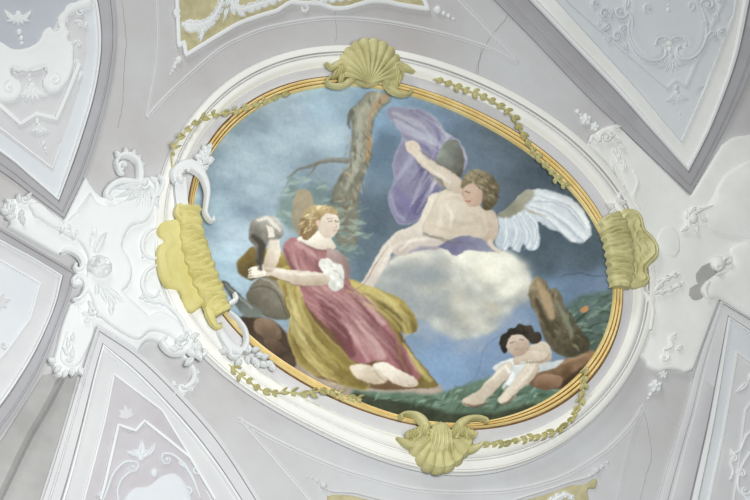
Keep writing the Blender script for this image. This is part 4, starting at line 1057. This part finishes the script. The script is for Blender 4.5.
    fill(WG, (214, 220, 226), (188, 198, 210), (-.4, .8), 1.2, 1, 8, ((160, 172, 188), 1.5, .4))
    fill([(497, 216), (506, 209), (516, 200), (524, 192), (532, 190), (534, 196), (526, 204), (520, 212), (508, 218)], (128, 126, 104), (168, 164, 146), (1, 0), 1.6, .9, 9)
    for i, (a, b, c_) in enumerate([((534, 198), (560, 202), (588, 226)), ((530, 204), (552, 212), (586, 238)), ((528, 208), (548, 218), (574, 240)), ((526, 212), (536, 228), (534, 248)), ((520, 214), (528, 232), (528, 246)), ((514, 216), (518, 232), (514, 248)), ((506, 218), (508, 232), (504, 248)), ((540, 194), (566, 202), (588, 222))]):
        stroke([a, b, c_], [1, 2.6, 2.2], (232, 236, 240), .75, 1.1); stroke([(a[0]+1, a[1]+3), (b[0]+1, b[1]+3), (c_[0]-3, c_[1]+3)], [.5, .9, .6], (150, 162, 180), .6, .8)
    stroke([(522, 206), (532, 212), (546, 216)], [1, 1.4, .8], (172, 160, 140), .6)
    # seated winged figure, leaning on its arm
    fill([(448, 196), (438, 206), (430, 220), (424, 232), (410, 236), (396, 246), (388, 262), (380, 276), (370, 290), (360, 294), (354, 288), (364, 280), (372, 264), (382, 246), (394, 234), (408, 228), (418, 222), (424, 208), (432, 194)], SK, (204, 192, 184), (-.5, 1), 1.3, 1, 4)
    fill([(398, 232), (414, 230), (432, 236), (448, 240), (440, 248), (418, 250), (402, 256), (392, 250)], (216, 204, 194), (196, 182, 172), (0, 1), 1.6, .95, 4)
    fill([(440, 192), (452, 188), (466, 192), (480, 206), (494, 216), (497, 228), (492, 240), (478, 242), (462, 240), (446, 240), (428, 234), (422, 228), (430, 212)], (226, 214, 198), (200, 186, 168), (.2, .9), 1.3, 1, 4, (SKd, 2, .4))
    fill([(484, 208), (494, 212), (498, 226), (494, 240), (488, 246), (482, 240), (488, 230)], (212, 196, 178), (184, 164, 146), (0, 1), 1.1, .95, 4)
    fill([(448, 190), (440, 178), (428, 172), (419, 164), (412, 152), (418, 149), (427, 158), (438, 164), (452, 172), (464, 182), (462, 194)], SK, (206, 190, 174), (.4, 1), 1.1, 1, 4, (SKd, 1.6, .5))
    fill([(413, 155), (407, 149), (406, 142), (411, 140), (418, 143), (421, 150), (418, 155)], (222, 206, 190), None, soft=1, alpha=1)
    stroke([(450, 222), (462, 224), (476, 222)], [1, 2.4, 1], (188, 172, 156), .5, 2); stroke([(442, 206), (440, 222), (436, 232)], [1, 2, 1], (236, 228, 214), .6, 2); stroke([(380, 270), (390, 252), (404, 242), (424, 240)], [1, 1.6, 1.6, 1], (236, 226, 214), .6, 1.5)
    fill([(438, 246), (450, 240), (466, 236), (480, 238), (492, 246), (496, 252), (482, 252), (468, 250), (456, 256), (446, 250)], (108, 102, 140), (150, 152, 172), (.6, -.4), 1.2, .95, 6)
    stroke([(424, 234), (440, 238), (454, 241)], [.8, .9, .7], (140, 138, 128), .8)
    stroke([(410, 252), (424, 248), (440, 247)], [1, 2, 1], (128, 120, 156), .6, 1.5)
    stroke([(490, 242), (494, 248), (498, 252)], [2.6, 2.4, 1.5], (218, 202, 186), .95, .8)
    fill([(463, 182), (468, 176), (476, 175), (483, 180), (486, 190), (484, 200), (477, 207), (469, 206), (463, 198), (461, 190)], (216, 190, 172), (190, 160, 142), (.6, .3), 1, 1, 3)
    fill([(462, 180), (466, 174), (474, 170), (484, 171), (493, 177), (499, 186), (498, 198), (492, 208), (484, 210), (482, 200), (482, 190), (476, 184), (468, 184), (462, 190)], (148, 136, 110), (100, 88, 70), (.5, .6), 1.2, 1, 14)
    dabs([(464, 176), (478, 171), (494, 178), (498, 196), (488, 208), (484, 192), (472, 182)], 46, 1.5, [(196, 184, 156), (84, 74, 62), (170, 156, 126), (120, 106, 84)], .7, 14, 50, 2)
    stroke([(466, 192), (469, 193)], .7, (90, 70, 64), .8, .5); stroke([(466, 201), (470, 201)], .7, (170, 90, 84), .8, .5); stroke([(463, 190), (464, 196), (466, 198)], .6, (180, 150, 132), .7, .5)
    # rocks and ground
    fill([(196, 300), (226, 316), (244, 326), (262, 330), (284, 330), (300, 350), (330, 374), (370, 388), (396, 386), (440, 386), (440, 440), (300, 440), (200, 380)], (150, 134, 122), (176, 160, 150), (1, 0), 2, 1, 9)
    fill([(240, 318), (256, 316), (270, 320), (284, 330), (292, 346), (296, 366), (280, 366), (258, 352), (242, 336)], (70, 56, 48), (84, 68, 58), (0, 1), 2, 1, 8)
    fill([(256, 320), (266, 318), (278, 326), (282, 338), (270, 344), (262, 336), (254, 330)], (150, 124, 104), (98, 78, 66), (0, 1), 1.2, .9, 8); fill([(264, 340), (276, 340), (286, 350), (282, 358), (270, 352)], (118, 94, 80), (70, 56, 50), (0, 1), 1.2, .9)
    fill([(352, 394), (372, 392), (400, 392), (432, 394), (460, 386), (484, 378), (510, 372), (530, 380), (560, 372), (584, 366), (600, 380), (560, 440), (400, 440)], (116, 142, 126), (66, 80, 66), (0, 1), 2.5, 1, 10)
    fill([(350, 396), (380, 398), (420, 404), (450, 412), (490, 414), (540, 404), (530, 440), (380, 440)], (56, 58, 46), None, soft=3, alpha=.85, tex=8)
    dabs([(376, 394), (420, 396), (480, 386), (540, 380), (572, 388), (530, 404), (450, 408), (400, 404)], 90, 2.2, [(130, 158, 142), (92, 120, 104), (162, 182, 164), (66, 82, 68)], .65, 15, 150, 2.4)
    dabs([(520, 388), (560, 378), (580, 382), (560, 400), (530, 408)], 30, 2.4, [(118, 148, 134), (84, 110, 98)], .7, 16, 150, 2.5)
    # stump and foliage on the right
    fill([(552, 316), (566, 306), (580, 296), (600, 292), (618, 292), (616, 330), (600, 360), (576, 360), (560, 350)], (96, 116, 112), (66, 78, 68), (0, 1), 4, .9, 12)
    dabs([(552, 322), (576, 300), (612, 296), (606, 350), (570, 356)], 90, 2.4, [(110, 134, 124), (64, 78, 66), (140, 158, 146), (84, 102, 92)], .6, 17, -20, 2)
    fill([(530, 284), (536, 277), (545, 280), (550, 289), (556, 288), (562, 297), (565, 308), (573, 316), (579, 329), (590, 342), (584, 354), (566, 357), (552, 349), (543, 334), (537, 316), (529, 300)], (150, 136, 112), (70, 64, 52), (.5, .6), 1.4, 1, 14)
    dabs([(532, 284), (548, 284), (564, 310), (584, 346), (556, 344), (538, 312)], 60, 1.6, [(176, 152, 120), (66, 58, 48), (110, 98, 78), (132, 134, 112)], .5, 35, 62, 2.4)
    stroke([(538, 284), (546, 298), (552, 316)], [3, 5, 3], (186, 158, 124), .8, 1.6); stroke([(536, 300), (544, 318), (554, 336)], [2, 3, 2], (74, 62, 50), .8, 1.5); stroke([(558, 304), (566, 320), (572, 336)], [1.5, 3, 2], (150, 156, 134), .6, 1.5)
    fill([(580, 308), (586, 306), (589, 310), (585, 313), (580, 312)], (190, 138, 96), None, soft=.9)
    fill([(538, 372), (556, 362), (578, 356), (592, 350), (600, 358), (584, 376), (566, 388), (540, 388), (528, 382)], (150, 118, 92), (84, 62, 48), (.3, 1), 1.6, 1, 12)
    fill([(536, 378), (548, 374), (562, 378), (560, 386), (546, 390), (534, 386)], (170, 136, 112), (120, 90, 72), (0, 1), 1.1, .95); stroke([(562, 386), (574, 376), (588, 364)], [2, 3, 2], (62, 48, 40), .7, 1.4); stroke([(552, 368), (570, 360), (586, 354)], [1.4, 1.8, 1], (178, 146, 118), .6, 1.2)
    # cask and sticks beside the seated woman
    fill([(246, 296), (252, 284), (264, 276), (280, 276), (290, 286), (294, 302), (290, 318), (276, 320), (260, 314), (250, 308)], (150, 142, 128), (100, 94, 84), (-.5, .8), 1.4, 1, 7, ((84, 78, 70), 2, .5))
    stroke([(252, 288), (266, 286), (280, 298), (286, 316)], [.8, .9, .9, .8], (86, 80, 72), .8); stroke([(262, 278), (274, 284), (288, 302)], [.8, .9, .8], (196, 188, 172), .6)
    fill([(236, 262), (244, 254), (254, 246), (260, 258), (262, 272), (252, 280), (240, 274)], (128, 106, 62), (90, 76, 50), (.3, 1), 1.5, 1, 8)
    fill([(221, 281), (228, 282), (238, 292), (248, 302), (262, 312), (258, 318), (244, 316), (234, 302), (224, 288)], (84, 88, 86), (112, 116, 112), (0, 1), 1.1, 1, 9); stroke([(226, 284), (238, 296), (252, 308)], [.6, 1, .7], (168, 170, 164), .7)
    fill([(288, 270), (350, 284), (392, 320), (424, 378), (420, 388), (366, 388), (310, 372), (294, 330)], (110, 84, 60), None, soft=1.5)
    # ochre cloak
    OD = (116, 98, 54); OM = (176, 156, 88); OL = (206, 190, 124)
    fill([(262, 252), (272, 248), (284, 256), (290, 270), (284, 280), (268, 276)], OM, OD, (0, 1), 1.2, 1, 8)
    fill([(340, 284), (352, 280), (368, 286), (386, 292), (404, 302), (414, 314), (418, 328), (410, 334), (398, 332), (404, 344), (418, 360), (430, 374), (438, 386), (422, 388), (400, 380), (380, 350), (360, 320)], OM, OD, (.3, 1), 1.3, 1, 9)
    stroke([(352, 284), (372, 292), (394, 304), (408, 320)], [2, 4, 4, 2], OL, .7, 2); stroke([(372, 300), (390, 312), (404, 330)], [2, 4, 2], (92, 78, 46), .65, 2); stroke([(404, 344), (414, 362), (430, 380)], [1.5, 3, 2], OL, .6, 1.5)
    fill([(284, 266), (292, 268), (298, 282), (304, 300), (312, 318), (326, 334), (344, 352), (360, 368), (370, 380), (366, 390), (350, 388), (330, 378), (312, 374), (298, 362), (292, 350), (288, 334), (290, 314), (284, 296), (278, 280)], OM, OD, (.5, 1), 1.3, 1, 9, (OL, 2, .5))
    for p, w_, c in (([(290, 284), (294, 304), (300, 322), (318, 342)], [2, 4, 4, 2], OL), ([(292, 330), (300, 348), (318, 364), (340, 378)], [2, 4, 4, 2], OD), ([(304, 312), (318, 336), (340, 358), (356, 376)], [2, 4, 5, 2], (140, 122, 66)), ([(298, 340), (312, 360), (332, 372)], [1.5, 2.4, 1.5], OL), ([(284, 286), (286, 300), (290, 316)], [1.5, 2.5, 1.5], OD)):
        stroke(p, w_, c, .7, 1.8)
    # rose dress
    RD = (112, 66, 72); RM = (176, 126, 130); RL = (212, 182, 180)
    fill([(290, 238), (302, 240), (316, 246), (332, 250), (344, 258), (350, 270), (350, 284), (362, 294), (378, 308), (390, 326), (402, 344), (414, 362), (420, 378), (404, 380), (392, 372), (380, 360), (364, 364), (350, 358), (340, 338), (326, 326), (312, 312), (302, 296), (298, 280), (288, 262), (282, 248)], RM, (156, 102, 108), (.3, 1), 1.3, 1, 8)
    for p, w_, c, a in (([(320, 300), (330, 314), (342, 334), (352, 354)], [3, 8, 8, 4], RD, .85), ([(356, 300), (372, 322), (392, 346), (408, 372)], [2, 5, 6, 5], RD, .7), ([(336, 296), (352, 310), (368, 334), (382, 356)], [3, 5, 6, 4], RL, .6), ([(350, 290), (366, 300), (384, 322)], [3, 5, 3], RL, .7), ([(312, 296), (326, 300), (342, 316), (356, 340), (368, 360)], [1.5, 2, 2, 2, 1.5], (204, 170, 170), .7),
                        ([(300, 258), (306, 272), (308, 288)], [2, 4, 3], (176, 122, 128), .6), ([(316, 262), (322, 274), (318, 288)], [2, 4, 2], RD, .5), ([(296, 244), (310, 252), (324, 262)], [1.5, 2, 1.5], RL, .6), ([(326, 284), (338, 288), (350, 292)], [2, 4, 2], (198, 150, 130), .5), ([(284, 250), (290, 262), (296, 276)], [1.5, 2.5, 1.5], RD, .6)):
        stroke(p, w_, c, a, 1.8)
    folds([(290, 238), (332, 250), (350, 270), (350, 284), (378, 308), (402, 344), (420, 378), (392, 372), (350, 358), (326, 326), (302, 296), (288, 262)], [(300, 250), (312, 280), (340, 300), (370, 330), (400, 368)], 80, 2.4, [(196, 152, 154), (126, 78, 84), (178, 128, 132), (206, 172, 168), (104, 60, 66)], .3, 41, 18)
    folds([(284, 266), (298, 282), (312, 318), (344, 352), (370, 380), (350, 388), (312, 374), (292, 350), (290, 314), (278, 280)], [(286, 270), (294, 310), (312, 345), (350, 380)], 60, 2.4, [(212, 198, 138), (110, 92, 52), (190, 172, 104), (146, 128, 72), (224, 212, 158)], .34, 42, 12)
    folds([(340, 284), (368, 286), (404, 302), (418, 328), (404, 344), (438, 386), (400, 380), (360, 320)], [(350, 286), (380, 296), (408, 322), (410, 350), (428, 380)], 44, 2.0, [(212, 198, 138), (104, 86, 50), (196, 180, 112), (140, 122, 70)], .34, 43, 12)
    # neck, arms, sleeve; both hands rest on the cask
    fill([(296, 240), (306, 234), (314, 232), (322, 230), (330, 232), (332, 240), (336, 248), (324, 250), (308, 246)], SKl, (206, 192, 176), (.2, 1), 1, 1, 3)
    stroke([(300, 242), (318, 250), (336, 250)], [.8, 1.2, .8], (128, 92, 92), .6)
    fill([(326, 250), (336, 250), (345, 256), (350, 268), (348, 280), (340, 284), (332, 272)], (186, 162, 160), (142, 116, 114), (1, .6), 1.2, 1, 7)
    fill([(252, 270), (262, 264), (276, 268), (292, 270), (308, 271), (322, 272), (332, 270), (334, 279), (326, 285), (310, 286), (292, 284), (276, 277), (264, 276), (254, 277)], SKl, SKd, (0, 1), 1, 1, 3)
    for k in range(4): stroke([(264, 267+k*2.4), (256, 268+k*2.6), (249, 270+k*2.4)], [1.5, 1.4, .8], SKl if k < 3 else SK, .95, .6)
    for k in range(3): stroke([(262, 269.5+k*2.4), (253, 271+k*2.5)], [.4, .3], SKd, .8, .4)
    fill([(318, 262), (326, 258), (334, 262), (342, 266), (344, 278), (342, 288), (334, 292), (328, 284), (330, 276), (322, 270)], (236, 234, 228), (198, 196, 192), (.3, 1), 1.1, 1, 8)
    dabs([(320, 262), (340, 268), (340, 288), (330, 280)], 16, 1.8, [(248, 246, 240), (176, 172, 166)], .6, 19, 60, 1.6)
    fill([(270, 238), (278, 236), (280, 248), (278, 262), (272, 272), (264, 270), (266, 256)], SK, SKd, (-1, .6), 1, 1, 3)
    fill([(250, 226), (256, 218), (266, 216), (276, 218), (282, 226), (284, 234), (278, 240), (270, 240), (264, 250), (260, 262), (256, 262), (256, 248), (250, 240)], (196, 190, 182), (72, 66, 62), (-.4, .9), 1.2, 1, 14, smooth=True)
    stroke([(254, 236), (262, 246), (260, 268)], [2.5, 3.5, 2.5], (70, 64, 60), .85, 1.3); stroke([(258, 220), (268, 219), (280, 230)], [1.5, 2, 1.5], (232, 228, 220), .8, 1.1)
    for k in range(3): stroke([(267+k*2.6, 226+k), (270+k*1.8, 236)], [1.2, 1.6], SK, .95, .6)
    # head turned aside, hair up
    fill([(318, 212), (326, 210), (334, 214), (339, 221), (339, 228), (335, 236), (329, 239), (322, 236), (317, 228), (315, 219)], (234, 222, 208), (206, 188, 172), (-.4, .9), .9, 1, 2)
    fill([(300, 224), (303, 214), (310, 207), (320, 205), (331, 206), (338, 211), (336, 215), (328, 213), (322, 216), (319, 222), (317, 230), (312, 236), (304, 240), (300, 234)], (196, 172, 128), (124, 98, 70), (-.5, .9), 1.1, 1, 12)
    dabs([(302, 222), (310, 208), (330, 207), (320, 216), (312, 232), (302, 236)], 40, 1.3, [(224, 206, 164), (116, 90, 66), (238, 226, 190), (152, 124, 88)], .7, 20, -40, 1.9)
    stroke([(329, 221.5), (332, 221)], .5, (96, 74, 66), .8, .5); stroke([(335, 221), (338, 222)], .6, (96, 74, 66), .8, .5); stroke([(334, 231), (336.5, 230.6)], .5, (176, 104, 98), .8, .5); stroke([(335, 222), (337, 227), (334, 228)], .5, (190, 162, 146), .8, .5); stroke([(327, 219), (332, 218.5)], .5, (140, 110, 90), .7, .5); fill([(316, 221), (319, 220), (320, 225), (317, 226)], (220, 190, 174), None, soft=.7)
    # bare feet
    fill([(374, 364), (384, 362), (396, 368), (408, 374), (417, 380), (416, 386), (406, 387), (394, 384), (384, 376), (374, 370)], SKl, (206, 190, 176), (0, 1), 1, 1, 3, (SKd, 1, .5)); fill([(350, 366), (364, 364), (378, 370), (388, 380), (376, 384), (362, 380), (352, 374)], (226, 214, 196), (190, 172, 152), (0, 1), 1.3, 1, 4)
    for k in range(4): stroke([(409+k*1.7, 384.5), (409.6+k*1.7, 387)], .35, (130, 100, 88), .8, .4)
    # sleeping child
    fill([(492, 368), (506, 360), (522, 358), (536, 360), (550, 362), (564, 360), (556, 368), (540, 372), (524, 378), (514, 386), (506, 384), (504, 374)], (226, 228, 228), (184, 190, 194), (.3, 1), 1.1, 1, 7)
    fill([(530, 346), (540, 341), (548, 344), (552, 354), (550, 362), (536, 364), (522, 360), (518, 354)], (222, 208, 192), (180, 162, 146), (0, 1), 1.1, 1, 3)
    fill([(524, 352), (534, 350), (546, 352), (548, 358), (538, 362), (526, 360), (516, 364), (514, 358)], (226, 212, 196), (190, 170, 154), (0, 1), .9, 1, 3, (SKd, .9, .5))
    fill([(512, 362), (500, 366), (494, 374), (486, 382), (476, 392), (464, 398), (462, 404), (470, 407), (482, 404), (490, 396), (500, 386), (510, 374)], (224, 214, 198), (190, 174, 158), (.5, .8), 1.1, 1, 3, (SKd, 1.2, .5))
    fill([(528, 360), (538, 362), (538, 372), (530, 382), (518, 392), (512, 400), (502, 404), (498, 399), (504, 392), (514, 380), (522, 370)], (224, 214, 198), (190, 172, 156), (.8, .6), 1.1, 1, 3, (SKd, 1.2, .5))
    stroke([(464, 404), (474, 407), (484, 404)], [1, 1.6, 1], (104, 82, 72), .7, 1); stroke([(500, 404), (508, 402), (514, 397)], [1, 1.4, 1], (84, 70, 62), .7, 1); stroke([(506, 368), (512, 376), (504, 388)], [1.5, 3, 1.6], (238, 240, 240), .8, 1.4)
    fill([(506, 338), (514, 333), (523, 334), (529, 341), (529, 349), (523, 356), (515, 357), (508, 351), (504, 345)], (218, 200, 186), (178, 154, 138), (.5, .8), .9, 1, 2)
    fill([(501, 350), (499, 342), (502, 335), (507, 333), (509, 328), (515, 328), (519, 324), (526, 326), (531, 325), (534, 331), (540, 333), (542, 339), (538, 343), (532, 344), (527, 339), (522, 335), (515, 335), (509, 338), (506, 345), (507, 351), (504, 354)], (44, 38, 36), (70, 60, 52), (.5, -.5), .9, 1, 9)
    dabs([(502, 340), (516, 327), (536, 336), (526, 334), (508, 338)], 14, 1, [(104, 92, 78), (40, 34, 32)], .7, 22, 20, 1.8)
    stroke([(510, 343), (514, 341.5)], .6, (96, 70, 62), .8, .5); stroke([(520, 339.5), (523, 340)], .6, (96, 70, 62), .8, .5); stroke([(516, 350.5), (519, 349.5)], .5, (172, 104, 96), .7, .5); stroke([(516, 342), (518, 346)], .5, (176, 150, 136), .7, .5)
    K = (120, 98, 84)
    for q in ([(254, 277.5), (276, 278.5), (300, 286), (326, 286)], [(424, 170), (436, 180), (448, 190)], [(419, 150), (432, 159), (452, 171)], [(424, 232), (448, 242), (472, 243)], [(496, 212), (499, 228), (494, 242)], [(464, 404), (484, 405), (500, 388), (511, 372)], [(500, 405), (514, 400), (532, 382), (539, 368)], [(514, 364), (528, 362), (544, 361), (550, 354)], [(374, 371), (392, 385), (412, 388)], [(354, 376), (368, 384), (386, 384)], [(354, 290), (366, 282), (376, 264), (388, 246)]):
        stroke(q, [.3, .7, .3], K, .6, .6)
    for q in ([(446, 200), (456, 198), (466, 202)], [(470, 214), (480, 220), (484, 232)], [(436, 226), (452, 232), (470, 232)], [(430, 176), (440, 184), (450, 192)]): stroke(q, [1, 2, 1], (196, 176, 158), .4, 1.6)
    for q in ([(446, 206), (452, 214), (450, 226)], [(428, 168), (438, 174), (450, 182)], [(266, 268), (290, 273), (318, 274)], [(484, 384), (496, 374), (506, 366)], [(516, 388), (528, 374), (534, 364)], [(400, 250), (412, 240), (428, 238)]): stroke(q, [.8, 1.8, .8], (250, 244, 234), .5, 1.4)
    # hairline cracks in the paint
    stroke([(560, 276), (580, 274), (598, 276), (614, 274)], [.4, .5, .5, .4], (62, 70, 88), .8, .4)
    stroke([(462, 388), (476, 376), (484, 352), (496, 338), (524, 322)], [.3, .4, .4, .4, .3], (84, 100, 134), .7, .4)
    C[:] = C+((noise(X, Y, 3.2, 2, 51)*2.5))[:, None]
    Lm = (C@np.array([.3, .59, .11]))[:, None]; C[:] = Lm+(C-Lm)*.9+np.array([1.0, 3.0, 0]); C[:] = (C-140)*1.08+142
    lin = np.clip(C, 0, 255)/255; lin = np.where(lin > .04045, ((lin+.055)/1.055)**2.4, lin/12.92)
    # keep what lies inside the gilt rim
    ed = oval('in', 240, s=1.006); keep = inside(np.stack([X, Y], 1), ed).reshape(ny, nx)
    cell = keep[:-1, :-1] & keep[1:, 1:] & keep[:-1, 1:] & keep[1:, :-1]
    J, I = np.nonzero(cell); v0 = J*nx+I
    F = np.stack([v0, v0+1, v0+nx+1, v0+nx], 1)
    used = np.unique(F); rm = -np.ones(N, int); rm[used] = np.arange(len(used)); F = rm[F]
    V = W(np.stack([X, Y], 1)[used], .014)
    f = F[0]
    if np.cross(V[f[1]]-V[f[0]], V[f[2]]-V[f[0]])[2] > 0: F = F[:, ::-1]
    o = mesh('ceiling_fresco', V, F.tolist(), 'paint')
    at = o.data.color_attributes.new('paint', 'FLOAT_COLOR', 'POINT')
    at.data.foreach_set('color', np.concatenate([lin[used], np.ones((len(used), 1))], 1).astype(np.float32).ravel())
    tag(o, 'oval painting of draped figures, a cloud and a bare tree under a blue sky', 'painting')
fresco()

# ------------------------------------------------------------------ light and camera
SH = 0.0
def setup():
    cam = bpy.data.cameras.new('camera'); o = bpy.data.objects.new('camera', cam); COL.objects.link(o)
    cam.sensor_width = 36; cam.lens = FPX/750*36; cam.sensor_fit = 'HORIZONTAL'
    from mathutils import Matrix
    Z = -FW
    m = Matrix(((RX[0], UX[0], Z[0], EYE[0]), (RX[1], UX[1], Z[1], EYE[1]), (RX[2], UX[2], Z[2], EYE[2]), (0, 0, 0, 1)))
    o.matrix_world = m; cam.clip_end = 200; scene.camera = o
    w = bpy.data.worlds.new('world'); scene.world = w; w.use_nodes = True
    b = w.node_tree.nodes['Background']; b.inputs[0].default_value = (.985, .99, .985, 1); b.inputs[1].default_value = 0.07
    # tall windows in the far wall
    def area(name, loc, target, sx, sy, power, col):
        l = bpy.data.lights.new(name, 'AREA'); l.shape = 'RECTANGLE'; l.size = sx; l.size_y = sy; l.energy = power; l.color = col
        a = bpy.data.objects.new(name, l); COL.objects.link(a); a.location = loc
        a.rotation_euler = (Vector(target)-Vector(loc)).to_track_quat('-Z', 'Y').to_euler(); return a
    c = CEN
    d = lambda px, py: W([(px, py)], 0)[0]
    # direction on the ceiling that points to the top of the photograph
    up = d(375, 100)-d(375, 400); up /= np.linalg.norm(up)
    lft = d(100, 250)-d(600, 250); lft /= np.linalg.norm(lft); far = c+up*16+lft*7; area('window_light', (far[0], far[1], c[2]-6.5), tuple(c), 6, 5, 1180, (1, 1, .98))
    q = d(230, 485); area('floor_fill_light', (q[0], q[1], 3.8), tuple(q), 4, 4, 520, (.99, 1, .99))  # added upward fill lamp; its falloff makes the lower left brighter
    q = d(-150, 650); area('near_fill_light', (q[0], q[1], 3.8), tuple(d(100, 400)), 4, 4, 190, (1, 1, 1))  # fill lamp added beyond the near left corner to brighten that side
    scene.view_settings.view_transform = 'Standard'; scene.view_settings.look = 'None'
    scene.view_settings.exposure = 0.05; scene.view_settings.gamma = 1; scene.view_settings.use_curve_mapping = False
setup()
